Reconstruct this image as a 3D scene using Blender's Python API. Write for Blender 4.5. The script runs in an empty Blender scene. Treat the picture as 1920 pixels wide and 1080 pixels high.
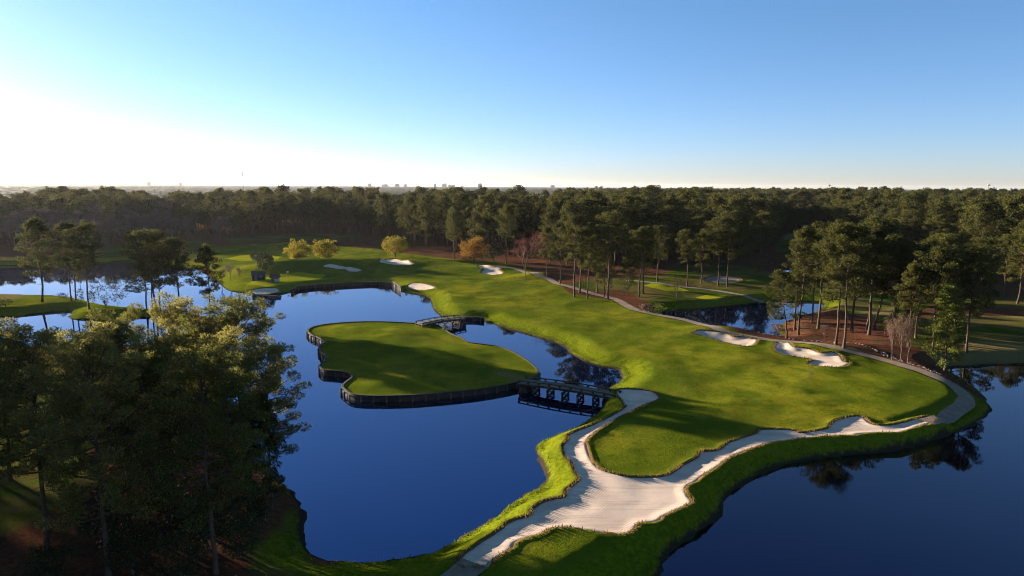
import bpy, math, random
import numpy as np
from mathutils import Vector, Matrix, geometry

# ------------------------------------------------------------------ camera, sky, sun, exposure
SC = bpy.context.scene
COL = SC.collection
CAM_H = 32.0
PITCH = math.radians(8.50)
ROLL = math.radians(0.34)
FPX = 1280.0                       # focal length in photo pixels (photo 1920 wide)
_U0 = np.array([0, math.sin(PITCH), math.cos(PITCH)])
_F = np.array([0, math.cos(PITCH), -math.sin(PITCH)])
_X = np.array([1.0, 0, 0])
_R = _X * math.cos(ROLL) + _U0 * math.sin(ROLL)
_U = -_X * math.sin(ROLL) + _U0 * math.cos(ROLL)
cam_d = bpy.data.cameras.new('camera')
cam = bpy.data.objects.new('camera', cam_d)
COL.objects.link(cam)
cam.matrix_world = Matrix(((_R[0], _U[0], -_F[0], 0), (_R[1], _U[1], -_F[1], 0), (_R[2], _U[2], -_F[2], CAM_H), (0, 0, 0, 1)))
cam_d.sensor_width = 36.0
cam_d.lens = 36.0 * FPX / 1920.0
cam_d.clip_start = 0.5
cam_d.clip_end = 60000
SC.camera = cam

SUN_EL = math.radians(7.8)
SUN_AZ = math.radians(56.5)        # to the left of the view direction
SUN_DIR = np.array([-math.sin(SUN_AZ) * math.cos(SUN_EL), math.cos(SUN_AZ) * math.cos(SUN_EL), math.sin(SUN_EL)])
world = bpy.data.worlds.new('World')
SC.world = world
world.use_nodes = True
nt = world.node_tree
sky = nt.nodes.new('ShaderNodeTexSky')
sky.sky_type = 'NISHITA'
sky.sun_disc = False
sky.sun_elevation = SUN_EL
sky.sun_rotation = -SUN_AZ         # measured from +Y, clockwise seen from above
sky.altitude = 0
sky.air_density = 0.7
sky.dust_density = 0.2
sky.ozone_density = 3.0
bg = nt.nodes['Background']
bg.inputs['Strength'].default_value = 0.05
tc_ = nt.nodes.new('ShaderNodeTexCoord')
sep = nt.nodes.new('ShaderNodeSeparateXYZ')
nt.links.new(tc_.outputs['Generated'], sep.inputs[0])
rmp = nt.nodes.new('ShaderNodeValToRGB')          # tint on the sky by elevation, dimming it near the horizon
rmp.color_ramp.elements[0].position = 0.0
rmp.color_ramp.elements[0].color = (0.93, 0.79, 0.90, 1)
rmp.color_ramp.elements[1].position = 0.38
rmp.color_ramp.elements[1].color = (0.90, 1.04, 0.99, 1)
nt.links.new(sep.outputs['Z'], rmp.inputs[0])
mul = nt.nodes.new('ShaderNodeMix')
mul.data_type = 'RGBA'
mul.blend_type = 'MULTIPLY'
mul.inputs[0].default_value = 1.0
nt.links.new(sky.outputs[0], mul.inputs[6])
nt.links.new(rmp.outputs[0], mul.inputs[7])
nt.links.new(mul.outputs[2], bg.inputs[0])
sun_d = bpy.data.lights.new('sun', 'SUN')
sun_d.energy = 5.0
sun_d.angle = math.radians(0.5)
sun_d.color = (1.0, 0.86, 0.68)
sun = bpy.data.objects.new('sun', sun_d)
COL.objects.link(sun)
sun.rotation_euler = Vector(-SUN_DIR).to_track_quat('-Z', 'Y').to_euler()
SC.view_settings.view_transform = 'Standard'
SC.view_settings.look = 'None'
SC.view_settings.exposure = 2.42
SC.view_settings.gamma = 1.0
SC.render.engine = 'CYCLES'
cy = SC.cycles
cy.use_denoising = True
cy.denoising_prefilter = 'NONE'
cy.filter_width = 1.0
cy.max_bounces = 5
cy.diffuse_bounces = 2
cy.glossy_bounces = 2
cy.transmission_bounces = 3
cy.volume_bounces = 0
cy.caustics_reflective = False
cy.caustics_refractive = False

# ------------------------------------------------------------------ helpers
rng = np.random.default_rng(7)
random.seed(7)


def rays(px, py):
    u = (np.asarray(px, float) - 960) / FPX
    v = (np.asarray(py, float) - 540) / FPX
    return _F[None, :] + u[..., None] * _R[None, :] - v[..., None] * _U[None, :]


def at(px, py, z=0.0):
    """world point at height z that the photo shows at pixel (px, py)"""
    d = rays(np.atleast_1d(px), np.atleast_1d(py))
    t = (z - CAM_H) / d[:, 2]
    return d[:, :2] * t[:, None]


def pxpoly(pts, z=0.0):
    a = np.array(pts, float)
    return at(a[:, 0], a[:, 1], z)


def smooth_closed(P, n=4):
    P = np.asarray(P, float)
    p0, p1, p2, p3 = np.roll(P, 1, 0), P, np.roll(P, -1, 0), np.roll(P, -2, 0)
    out = []
    for k in range(n):
        t = k / n
        out.append(0.5 * (2 * p1 + (p2 - p0) * t + (2 * p0 - 5 * p1 + 4 * p2 - p3) * t * t + (3 * p1 - p0 - 3 * p2 + p3) * t ** 3))
    return np.stack(out, 1).reshape(-1, P.shape[1])


def smooth_open(P, n=5):
    P = np.asarray(P, float)
    Q = np.vstack([2 * P[0] - P[1], P, 2 * P[-1] - P[-2]])
    out = []
    for i in range(1, len(Q) - 2):
        p0, p1, p2, p3 = Q[i - 1], Q[i], Q[i + 1], Q[i + 2]
        for k in range(n):
            t = k / n
            out.append(0.5 * (2 * p1 + (p2 - p0) * t + (2 * p0 - 5 * p1 + 4 * p2 - p3) * t * t + (3 * p1 - p0 - 3 * p2 + p3) * t ** 3))
    out.append(P[-1])
    return np.array(out)


def resample(P, step, closed=False):
    P = np.asarray(P, float)
    if closed:
        P = np.vstack([P, P[:1]])
    s = np.r_[0, np.cumsum(np.linalg.norm(np.diff(P, axis=0), axis=1))]
    n = max(3, int(round(s[-1] / step)))
    t = np.linspace(0, s[-1], n + 1)
    if closed:
        t = t[:-1]
    return np.stack([np.interp(t, s, P[:, k]) for k in range(P.shape[1])], 1)


def sdf(P, poly, far=60.0):
    """signed distance of points to polygon, positive inside; beyond 'far' just -far"""
    P = np.asarray(P, float)
    out = np.full(len(P), -far)
    lo, hi = poly.min(0) - far, poly.max(0) + far
    m = (P[:, 0] > lo[0]) & (P[:, 0] < hi[0]) & (P[:, 1] > lo[1]) & (P[:, 1] < hi[1])
    if not m.any():
        return out
    Q = P[m]
    d2 = np.full(len(Q), 1e12)
    ins = np.zeros(len(Q), bool)
    A, B = poly, np.roll(poly, -1, 0)
    for a, b in zip(A, B):
        e = b - a
        w = Q - a
        t = np.clip((w @ e) / max(e @ e, 1e-12), 0, 1)
        d2 = np.minimum(d2, (w[:, 0] - t * e[0]) ** 2 + (w[:, 1] - t * e[1]) ** 2)
        c = (a[1] > Q[:, 1]) != (b[1] > Q[:, 1])
        if c.any() and abs(e[1]) > 1e-12:
            ins ^= c & (Q[:, 0] < a[0] + (Q[:, 1] - a[1]) / e[1] * e[0])
    d = np.sqrt(d2)
    out[m] = np.maximum(np.where(ins, d, -d), -far)
    return out


def dist_line(P, line, far=30.0):
    P = np.asarray(P, float)
    out = np.full(len(P), far)
    lo, hi = line.min(0) - far, line.max(0) + far
    m = (P[:, 0] > lo[0]) & (P[:, 0] < hi[0]) & (P[:, 1] > lo[1]) & (P[:, 1] < hi[1])
    if not m.any():
        return out
    Q = P[m]
    d2 = np.full(len(Q), 1e12)
    for a, b in zip(line[:-1], line[1:]):
        e = b - a
        w = Q - a
        t = np.clip((w @ e) / max(e @ e, 1e-12), 0, 1)
        d2 = np.minimum(d2, (w[:, 0] - t * e[0]) ** 2 + (w[:, 1] - t * e[1]) ** 2)
    out[m] = np.minimum(np.sqrt(d2), far)
    return out


def sst(a, b, x):
    t = np.clip((x - a) / (b - a), 0, 1)
    return t * t * (3 - 2 * t)


_tab = np.random.default_rng(3).random((256, 256))


def vnoise(x, y):
    xi, yi = np.floor(x).astype(int), np.floor(y).astype(int)
    fx, fy = x - xi, y - yi
    fx, fy = fx * fx * fx * (fx * (fx * 6 - 15) + 10), fy * fy * fy * (fy * (fy * 6 - 15) + 10)
    g = lambda i, j: _tab[i & 255, j & 255]
    return ((g(xi, yi) * (1 - fx) + g(xi + 1, yi) * fx) * (1 - fy) + (g(xi, yi + 1) * (1 - fx) + g(xi + 1, yi + 1) * fx) * fy) * 2 - 1


def np_mesh(name, V, F, mats, smooth=False, mat_idx=None):
    """mesh from numpy arrays; F is one (M,k) array or a list of such arrays"""
    me = bpy.data.meshes.new(name)
    V = np.ascontiguousarray(V, dtype=np.float32)
    Fs = [f for f in (F if isinstance(F, list) else [F]) if len(f)]
    me.vertices.add(len(V))
    me.vertices.foreach_set('co', V.ravel())
    loops = np.concatenate([f.ravel() for f in Fs]).astype(np.int32)
    tot = np.concatenate([np.full(len(f), f.shape[1]) for f in Fs]).astype(np.int32)
    st = np.r_[0, np.cumsum(tot)[:-1]].astype(np.int32)
    me.loops.add(len(loops))
    me.loops.foreach_set('vertex_index', loops)
    me.polygons.add(len(tot))
    me.polygons.foreach_set('loop_start', st)
    me.polygons.foreach_set('loop_total', tot)
    for m in (mats if isinstance(mats, (list, tuple)) else [mats]):
        me.materials.append(m)
    if mat_idx is not None:
        me.polygons.foreach_set('material_index', np.asarray(mat_idx, np.int32))
    me.polygons.foreach_set('use_smooth', np.full(len(tot), smooth))
    me.update(calc_edges=True)
    me.validate()
    return me


def add(name, data, parent=None, loc=None):
    o = bpy.data.objects.new(name, data)
    COL.objects.link(o)
    if parent is not None:
        o.parent = parent
    if loc is not None:
        o.location = loc
    return o


def tag(o, label=None, cat=None, group=None, kind=None):
    if label:
        o['label'] = label
    if cat:
        o['category'] = cat
    if group:
        o['group'] = group
    if kind:
        o['kind'] = kind
    return o


def thing(name, label, cat, loc=(0, 0, 0), rz=0.0, sc=(1, 1, 1), group=None):
    o = bpy.data.objects.new(name, None)
    COL.objects.link(o)
    o.location = loc
    o.rotation_euler = (0, 0, rz)
    o.scale = sc
    o.empty_display_size = 0.5
    return tag(o, label, cat, group)


class MB:
    """collects boxes, tubes and raw faces into one mesh"""

    def __init__(s):
        s.V, s.F, s.n = [], [], 0

    def raw(s, V, F):
        V = np.asarray(V, float)
        s.V.append(V)
        s.F.append(np.asarray(F, int) + s.n)
        s.n += len(V)

    def box(s, c, size, rz=0.0, tilt=None):
        hx, hy, hz = np.array(size) / 2
        v = np.array([[x, y, z] for z in (-hz, hz) for x, y in ((-hx, -hy), (hx, -hy), (hx, hy), (-hx, hy))])
        if tilt is not None:
            v = v @ np.array(tilt).T
        cz, sz = math.cos(rz), math.sin(rz)
        v = v @ np.array([[cz, sz, 0], [-sz, cz, 0], [0, 0, 1]])
        s.raw(v + np.array(c), [[0, 3, 2, 1], [4, 5, 6, 7], [0, 1, 5, 4], [1, 2, 6, 5], [2, 3, 7, 6], [3, 0, 4, 7]])

    def bar(s, a, b, w, h=None):
        """square bar from a to b"""
        a, b = np.array(a, float), np.array(b, float)
        h = h or w
        d = b - a
        L = np.linalg.norm(d)
        d /= L
        up = np.array([0, 0, 1.0]) if abs(d[2]) < 0.95 else np.array([1.0, 0, 0])
        r = np.cross(d, up)
        r /= np.linalg.norm(r)
        u = np.cross(r, d)
        v = []
        for p in (a, b):
            for i, j in ((-1, -1), (1, -1), (1, 1), (-1, 1)):
                v.append(p + r * i * w / 2 + u * j * h / 2)
        s.raw(v, [[0, 1, 2, 3], [7, 6, 5, 4], [0, 4, 5, 1], [1, 5, 6, 2], [2, 6, 7, 3], [3, 7, 4, 0]])

    def tube(s, P, R, k=6):
        P = np.asarray(P, float)
        n = len(P)
        T = np.gradient(P, axis=0)
        T /= np.linalg.norm(T, axis=1)[:, None] + 1e-9
        ref = np.array([0.31, 0.95, 0.05]) if abs(T[0][2]) > 0.7 else np.array([0, 0, 1.0])
        A = np.cross(T, ref)
        A /= np.linalg.norm(A, axis=1)[:, None] + 1e-9
        B = np.cross(T, A)
        an = np.arange(k) * 2 * math.pi / k
        V = P[:, None, :] + (A[:, None, :] * np.cos(an)[None, :, None] + B[:, None, :] * np.sin(an)[None, :, None]) * np.asarray(R)[:, None, None]
        i, j = np.meshgrid(np.arange(n - 1), np.arange(k), indexing='ij')
        F = np.stack([i * k + j, i * k + (j + 1) % k, (i + 1) * k + (j + 1) % k, (i + 1) * k + j], -1).reshape(-1, 4)
        s.raw(V.reshape(-1, 3), F)

    def lathe(s, prof, c, k=16):
        prof = np.asarray(prof, float)
        an = np.arange(k) * 2 * math.pi / k
        V = np.stack([prof[:, None, 0] * np.cos(an), prof[:, None, 0] * np.sin(an), np.repeat(prof[:, 1:2], k, 1)], -1).reshape(-1, 3) + np.array(c)
        n = len(prof)
        i, j = np.meshgrid(np.arange(n - 1), np.arange(k), indexing='ij')
        F = np.stack([i * k + j, i * k + (j + 1) % k, (i + 1) * k + (j + 1) % k, (i + 1) * k + j], -1).reshape(-1, 4)
        s.raw(V, F)

    def mesh(s, name, mats, smooth=False):
        return np_mesh(name, np.vstack(s.V), [f for f in s.F], mats, smooth)


# ------------------------------------------------------------------ materials
class Mat:
    def __init__(s, name, rough=0.9, spec=0.2):
        s.m = bpy.data.materials.new(name)
        s.m.use_nodes = True
        s.t = s.m.node_tree
        s.b = s.t.nodes['Principled BSDF']
        s.b.inputs['Roughness'].default_value = rough
        s.b.inputs['Specular IOR Level'].default_value = spec

    def n(s, typ, **kw):
        n = s.t.nodes.new(typ)
        for k, v in kw.items():
            if k in n.inputs:
                n.inputs[k].default_value = v
            else:
                setattr(n, k, v)
        return n

    def l(s, a, b):
        s.t.links.new(a, b)

    def pos(s):
        return s.n('ShaderNodeNewGeometry').outputs['Position']

    def noise(s, scale, detail=4, rough=0.55, vec=None, dist=0.0):
        n = s.n('ShaderNodeTexNoise', Scale=scale, Detail=detail, Roughness=rough, Distortion=dist)
        s.l(vec or s.pos(), n.inputs['Vector'])
        return n.outputs['Fac']

    def attr(s, name):
        return s.n('ShaderNodeAttribute', attribute_name=name).outputs['Fac']

    def ramp(s, fac, stops):
        n = s.n('ShaderNodeValToRGB')
        e = n.color_ramp.elements
        while len(e) < len(stops):
            e.new(0.5)
        for el, (p, c) in zip(e, stops):
            el.position = p
            el.color = (*c, 1) if len(c) == 3 else c
        s.l(fac, n.inputs[0])
        return n.outputs['Color']

    def math(s, op, a, b=None, clamp=False):
        n = s.n('ShaderNodeMath', operation=op, use_clamp=clamp)
        for i, x in enumerate((a, b)):
            if x is None:
                continue
            if isinstance(x, (int, float)):
                n.inputs[i].default_value = x
            else:
                s.l(x, n.inputs[i])
        return n.outputs[0]

    def maprange(s, v, a, b, c=0.0, d=1.0):
        n = s.n('ShaderNodeMapRange', interpolation_type='SMOOTHSTEP')
        s.l(v, n.inputs['Value'])
        for k, x in (('From Min', a), ('From Max', b), ('To Min', c), ('To Max', d)):
            n.inputs[k].default_value = x
        return n.outputs[0]

    def mix(s, fac, a, b, mode='MIX'):
        n = s.n('ShaderNodeMix', data_type='RGBA', blend_type=mode)
        for i, x in ((0, fac), (6, a), (7, b)):
            if isinstance(x, (int, float)):
                n.inputs[i].default_value = x
            elif isinstance(x, tuple):
                n.inputs[i].default_value = (*x, 1)
            else:
                s.l(x, n.inputs[i])
        return n.outputs[2]

    def color(s, c):
        if isinstance(c, tuple):
            s.b.inputs['Base Color'].default_value = (*c, 1)
        else:
            s.l(c, s.b.inputs['Base Color'])

    def bump(s, h, strength=0.5, dist=0.1, prev=None):
        n = s.n('ShaderNodeBump', Strength=strength, Distance=dist)
        s.l(h, n.inputs['Height'])
        if prev:
            s.l(prev, n.inputs['Normal'])
        s.l(n.outputs[0], s.b.inputs['Normal'])
        return n.outputs[0]


def leaf_mat(name, c1, c2, trans=0.35, tcol=None, var=0.5):
    """leaves: diffuse plus translucent, each plant a little different"""
    m = Mat(name, 0.75, 0.04)
    oi = m.n('ShaderNodeObjectInfo')
    nz = m.noise(0.35, 2)
    f = m.math('ADD', m.math('MULTIPLY', oi.outputs['Random'], var), m.math('MULTIPLY', m.maprange(nz, 0.3, 0.7), 1 - var))
    c = m.mix(f, c1, c2)
    m.color(c)
    tr = m.n('ShaderNodeBsdfTranslucent')
    tc = tcol or tuple(x * 1.5 for x in c2)
    m.l(m.mix(0.5, c, tc), tr.inputs['Color'])
    ms = m.n('ShaderNodeMixShader')
    ms.inputs[0].default_value = trans
    m.l(m.b.outputs[0], ms.inputs[1])
    m.l(tr.outputs[0], ms.inputs[2])
    m.l(ms.outputs[0], m.t.nodes['Material Output'].inputs['Surface'])
    return m.m


def bark_mat(name, c1, c2, sc=3.0):
    m = Mat(name, 0.9, 0.1)
    tc = m.n('ShaderNodeTexCoord').outputs['Object']
    mp = m.n('ShaderNodeMapping')
    mp.inputs['Scale'].default_value = (1, 1, 0.25)
    m.l(tc, mp.inputs[0])
    f = m.noise(sc, 5, 0.65, mp.outputs[0])
    m.color(m.ramp(f, [(0.3, c1), (0.7, c2)]))
    m.bump(f, 0.6, 0.05)
    return m.m


M_PINE = leaf_mat('pine_needles', (0.016, 0.023, 0.008), (0.072, 0.069, 0.015), 0.25, (0.14, 0.13, 0.03))
M_PINE_NEAR = leaf_mat('pine_needles_brownish', (0.070, 0.072, 0.018), (0.150, 0.130, 0.036), 0.48, (0.28, 0.24, 0.06))
M_PINE_DARK = leaf_mat('pine_needles_deep_green', (0.034, 0.044, 0.011), (0.092, 0.092, 0.022), 0.42, (0.2, 0.19, 0.04))
M_PINE_FRESH = leaf_mat('pine_needles_fresh', (0.065, 0.080, 0.014), (0.105, 0.112, 0.018), 0.3, (0.16, 0.17, 0.03))
M_OAK = leaf_mat('evergreen_leaves', (0.022, 0.030, 0.012), (0.04, 0.048, 0.02), 0.15)
M_YELLOW = leaf_mat('new_yellow_leaves', (0.125, 0.112, 0.010), (0.18, 0.145, 0.012), 0.4, (0.26, 0.2, 0.02))
M_ORANGE = leaf_mat('orange_leaves', (0.13, 0.072, 0.012), (0.18, 0.095, 0.014), 0.35, (0.24, 0.12, 0.02))
M_BUD = leaf_mat('red_buds', (0.11, 0.035, 0.025), (0.15, 0.05, 0.04), 0.3)
M_TWIG = leaf_mat('grey_twigs', (0.075, 0.056, 0.052), (0.15, 0.108, 0.098), 0.25, (0.12, 0.08, 0.06))
M_LIME = leaf_mat('lime_leaves', (0.16, 0.19, 0.02), (0.22, 0.24, 0.03), 0.4, (0.3, 0.3, 0.03))
M_CAMELLIA = leaf_mat('camellia_leaves', (0.018, 0.026, 0.010), (0.035, 0.042, 0.016), 0.1)
M_PINK = leaf_mat('pink_petals', (0.45, 0.10, 0.14), (0.55, 0.2, 0.22), 0.3)
M_TANBUSH = leaf_mat('dry_tan_leaves', (0.085, 0.056, 0.038), (0.14, 0.09, 0.058), 0.2)
M_BARK = bark_mat('pine_bark', (0.030, 0.021, 0.016), (0.105, 0.066, 0.046))
M_BARKG = bark_mat('grey_bark', (0.05, 0.04, 0.035), (0.13, 0.11, 0.095))
M_BARKR = bark_mat('reddish_bark', (0.07, 0.04, 0.03), (0.16, 0.10, 0.08))


def timber(name, c1, c2):
    m = Mat(name, 0.85, 0.15)
    tc = m.n('ShaderNodeTexCoord').outputs['Object']
    f = m.noise(2.5, 5, 0.65, tc)
    m.color(m.ramp(f, [(0.3, c1), (0.7, c2)]))
    m.bump(f, 0.4, 0.03)
    return m.m


M_WOOD = timber('dark_timber', (0.018, 0.014, 0.011), (0.05, 0.04, 0.032))
M_WOODL = timber('weathered_timber', (0.10, 0.08, 0.065), (0.2, 0.165, 0.13))


def plank_mat():
    m = Mat('wall_planks', 0.85, 0.15)
    uv = m.n('ShaderNodeUVMap').outputs[0]
    br = m.n('ShaderNodeTexBrick', Scale=1.0)
    br.inputs['Brick Width'].default_value = 40.0
    br.inputs['Row Height'].default_value = 0.28
    br.inputs['Mortar Size'].default_value = 0.02
    br.inputs['Color1'].default_value = (0.05, 0.042, 0.034, 1)
    br.inputs['Color2'].default_value = (0.032, 0.026, 0.022, 1)
    br.inputs['Mortar'].default_value = (0.004, 0.004, 0.004, 1)
    m.l(uv, br.inputs['Vector'])
    f = m.noise(1.2, 5, 0.7)
    m.color(m.mix(m.maprange(f, 0.35, 0.7), br.outputs[0], (0.02, 0.018, 0.015)))
    return m.m


M_PLANK = plank_mat()


def ground_mat():
    m = Mat('turf_and_woodland_floor', 0.95, 0.0)
    p = m.pos()
    big = m.noise(0.035, 4, 0.6)
    mid = m.noise(0.22, 5, 0.65)
    fine = m.noise(2.2, 4, 0.7)
    vfine = m.noise(9.0, 3, 0.7)
    # fairway turf
    g = m.ramp(big, [(0.36, (0.058, 0.080, 0.005)), (0.5, (0.104, 0.116, 0.007)), (0.62, (0.165, 0.150, 0.010))])
    g = m.mix(m.maprange(mid, 0.36, 0.66), g, (0.060, 0.082, 0.005))
    g = m.mix(m.math('MULTIPLY', m.maprange(m.noise(0.09, 5, 0.7), 0.5, 0.68), 0.6), g, (0.165, 0.142, 0.014))
    g = m.mix(m.math('MULTIPLY', m.maprange(m.noise(0.8, 3, 0.8), 0.62, 0.70), 0.65), g, (0.022, 0.036, 0.004))
    g = m.mix(m.math('MULTIPLY', m.maprange(fine, 0.45, 0.75), 0.5), g, (0.034, 0.055, 0.004))
    g = m.mix(m.math('MULTIPLY', m.maprange(vfine, 0.5, 0.8), 0.3), g, (0.115, 0.13, 0.012))
    # rough and dormant turf away from the fairway
    e = m.math('ADD', m.attr('fair'), m.math('MULTIPLY', m.math('SUBTRACT', mid, 0.5), 6.0))
    dull = m.mix(m.maprange(m.noise(0.06, 5, 0.7), 0.42, 0.6), (0.040, 0.058, 0.006), (0.085, 0.066, 0.022))
    dull = m.mix(m.math('MULTIPLY', m.maprange(fine, 0.45, 0.75), 0.5), dull, (0.028, 0.036, 0.006))
    g = m.mix(m.maprange(e, -2.0, 1.0), dull, g)
    # greens
    gr = m.mix(m.maprange(mid, 0.3, 0.7), (0.24, 0.23, 0.010), (0.18, 0.19, 0.009))
    e = m.math('ADD', m.attr('green'), m.math('MULTIPLY', m.math('SUBTRACT', mid, 0.5), 1.5))
    g = m.mix(m.maprange(e, -0.3, 0.3), g, gr)
    # shore rough, longer and yellower
    rough = m.mix(m.maprange(fine, 0.35, 0.7), (0.055, 0.08, 0.004), (0.16, 0.165, 0.006))
    e = m.math('ADD', m.attr('shore'), m.math('MULTIPLY', m.math('SUBTRACT', fine, 0.5), 1.6))
    g = m.mix(m.math('MULTIPLY', m.maprange(e, 5.5, 3.5), 0.75), g, rough)
    # worn dormant grass
    e = m.math('ADD', m.attr('tan'), m.math('MULTIPLY', m.math('SUBTRACT', mid, 0.5), 9.0))
    tan = m.mix(m.maprange(fine, 0.35, 0.7), (0.16, 0.12, 0.045), (0.11, 0.085, 0.03))
    g = m.mix(m.maprange(e, -1.5, 2.5), g, tan)
    # woodland floor (pine straw)
    straw = m.mix(m.maprange(fine, 0.3, 0.7), (0.125, 0.046, 0.024), (0.060, 0.027, 0.015))
    straw = m.mix(m.math('MULTIPLY', m.maprange(mid, 0.4, 0.7), 0.7), straw, (0.038, 0.032, 0.02))
    e = m.math('ADD', m.attr('turf'), m.math('MULTIPLY', m.math('SUBTRACT', mid, 0.5), 5.0))
    g = m.mix(m.maprange(e, -0.7, 0.7), straw, g)
    # lip around the sand: dead fescue and bare soil
    e = m.math('ADD', m.attr('sand'), m.math('MULTIPLY', m.math('SUBTRACT', fine, 0.5), 1.0))
    lip = m.mix(m.maprange(vfine, 0.35, 0.65), (0.17, 0.085, 0.03), (0.06, 0.045, 0.02))
    g = m.mix(m.maprange(e, -0.55, -0.12), g, lip)
    # wet soil at the water line
    e = m.math('ADD', m.attr('shore'), m.math('MULTIPLY', m.math('SUBTRACT', fine, 0.5), 0.8))
    g = m.mix(m.maprange(e, 0.55, 0.15), g, (0.03, 0.024, 0.016))
    m.color(g)
    h = m.math('ADD', m.math('MULTIPLY', fine, 0.7), m.math('MULTIPLY', vfine, 0.3))
    m.bump(h, 0.7, 0.25)
    return m.m


def sand_mat():
    m = Mat('pale_sand', 0.95, 0.1)
    p = m.pos()
    mp = m.n('ShaderNodeMapping')
    mp.inputs['Rotation'].default_value = (0, 0, math.radians(-38))
    m.l(p, mp.inputs[0])
    wv = m.n('ShaderNodeTexWave', Scale=1.3, Distortion=26.0, Detail=2.0)
    wv.inputs['Detail Scale'].default_value = 0.07
    m.l(mp.outputs[0], wv.inputs['Vector'])
    mid = m.noise(0.25, 4, 0.6)
    fine = m.noise(5.0, 4, 0.7)
    mp2 = m.n('ShaderNodeMapping')
    mp2.inputs['Rotation'].default_value = (0, 0, math.radians(-52))
    mp2.inputs['Scale'].default_value = (0.10, 1.3, 1)
    m.l(p, mp2.inputs[0])
    trk = m.noise(1.0, 5, 0.65, mp2.outputs[0], 0.6)
    c = m.mix(m.maprange(mid, 0.3, 0.7), (0.60, 0.465, 0.36), (0.50, 0.38, 0.295))
    c = m.mix(m.math('MULTIPLY', m.maprange(fine, 0.5, 0.75), 0.35), c, (0.34, 0.28, 0.23))
    c = m.mix(m.math('MULTIPLY', m.maprange(trk, 0.47, 0.62), 0.45), c, (0.33, 0.25, 0.19))
    m.color(c)
    m.bump(m.math('ADD', m.math('MULTIPLY', wv.outputs['Fac'], m.maprange(mid, 0.40, 0.6, 0.1, 0.6)), m.math('MULTIPLY', fine, 0.45)), 0.38, 0.06)
    return m.m


def path_mat():
    m = Mat('worn_asphalt_and_sand_shade', 0.9, 0.15)
    a = m.noise(0.8, 5, 0.6)
    f = m.noise(14.0, 3, 0.7)
    c = m.mix(m.maprange(a, 0.3, 0.7), (0.15, 0.112, 0.082), (0.225, 0.168, 0.122))
    c = m.mix(m.math('MULTIPLY', m.maprange(f, 0.5, 0.75), 0.4), c, (0.10, 0.09, 0.08))
    m.color(c)
    m.bump(f, 0.3, 0.02)
    return m.m


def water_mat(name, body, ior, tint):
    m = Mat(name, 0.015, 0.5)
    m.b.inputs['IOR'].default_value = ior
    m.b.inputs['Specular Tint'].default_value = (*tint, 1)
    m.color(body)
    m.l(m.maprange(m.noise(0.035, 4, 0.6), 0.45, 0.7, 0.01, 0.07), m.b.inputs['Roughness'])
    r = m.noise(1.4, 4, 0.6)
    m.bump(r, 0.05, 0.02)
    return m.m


M_GROUND, M_SAND, M_PATH = ground_mat(), sand_mat(), path_mat()
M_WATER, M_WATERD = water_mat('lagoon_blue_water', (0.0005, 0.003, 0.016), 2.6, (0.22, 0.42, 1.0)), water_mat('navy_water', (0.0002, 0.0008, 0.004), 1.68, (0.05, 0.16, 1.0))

# ------------------------------------------------------------------ traced outlines (photo pixels -> ground)
W_MAIN = pxpoly([(-260, 640), (-260, 500), (0, 498), (40, 498), (130, 494), (190, 492), (235, 489), (300, 492), (360, 503), (400, 522), (418, 538),
                 (430, 545), (455, 549), (500, 552), (545, 549), (560, 542), (600, 538), (650, 535), (700, 533), (735, 536),
                 (752, 546), (770, 550), (790, 553), (803, 558), (808, 566), (812, 578), (822, 589), (838, 596), (868, 600),
                 (905, 600), (912, 603), (940, 613), (975, 623), (1010, 633), (1040, 642), (1062, 653), (1067, 661), (1080, 669),
                 (1100, 679), (1130, 688), (1157, 692), (1163, 699), (1165, 713), (1152, 723), (1138, 733), (1132, 750),
                 (1128, 770), (1100, 790), (1060, 812), (1015, 828), (1003, 838), (1005, 851), (1015, 870), (1022, 885),
                 (1025, 900), (1010, 915), (980, 931), (950, 951), (920, 976), (890, 996), (870, 1007), (830, 1027), (790, 1043),
                 (740, 1052), (690, 1056), (640, 1054), (600, 1046), (580, 1036), (567, 1012), (566, 990), (570, 965), (560, 940),
                 (540, 915), (500, 890), (450, 830), (420, 760), (410, 690), (425, 640), (445, 612), (430, 603), (380, 594), (330, 586), (280, 581), (230, 577),
                 (180, 570), (130, 558), (80, 557), (40, 555), (0, 556), (-100, 556)][:0] +
                [(-420, 556), (-420, 503), (0, 498), (40, 498), (130, 494), (190, 492), (235, 489), (300, 492), (360, 503), (400, 522), (418, 538),
                 (430, 545), (455, 549), (500, 552), (545, 549), (560, 542), (600, 538), (650, 535), (700, 533), (735, 536),
                 (752, 546), (770, 550), (790, 553), (803, 558), (808, 566), (812, 578), (822, 589), (838, 596), (868, 600),
                 (905, 600), (912, 603), (940, 613), (975, 623), (1010, 633), (1040, 642), (1062, 653), (1067, 661), (1080, 669),
                 (1100, 679), (1130, 688), (1157, 692), (1163, 699), (1165, 713), (1152, 723), (1138, 733), (1132, 750),
                 (1128, 770), (1100, 790), (1060, 812), (1015, 828), (1003, 838), (1005, 851), (1015, 870), (1022, 885),
                 (1025, 900), (1010, 915), (980, 931), (950, 951), (920, 976), (890, 996), (870, 1007), (830, 1027), (790, 1043),
                 (740, 1052), (690, 1056), (640, 1054), (600, 1046), (580, 1036), (567, 1012), (566, 990), (570, 965), (560, 940),
                 (540, 915), (500, 890), (450, 830), (420, 760), (410, 690), (425, 640), (445, 612), (430, 603), (380, 594), (330, 586), (280, 581), (230, 577),
                 (180, 570), (130, 558), (80, 557), (40, 555), (0, 556), (-100, 556)])
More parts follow.
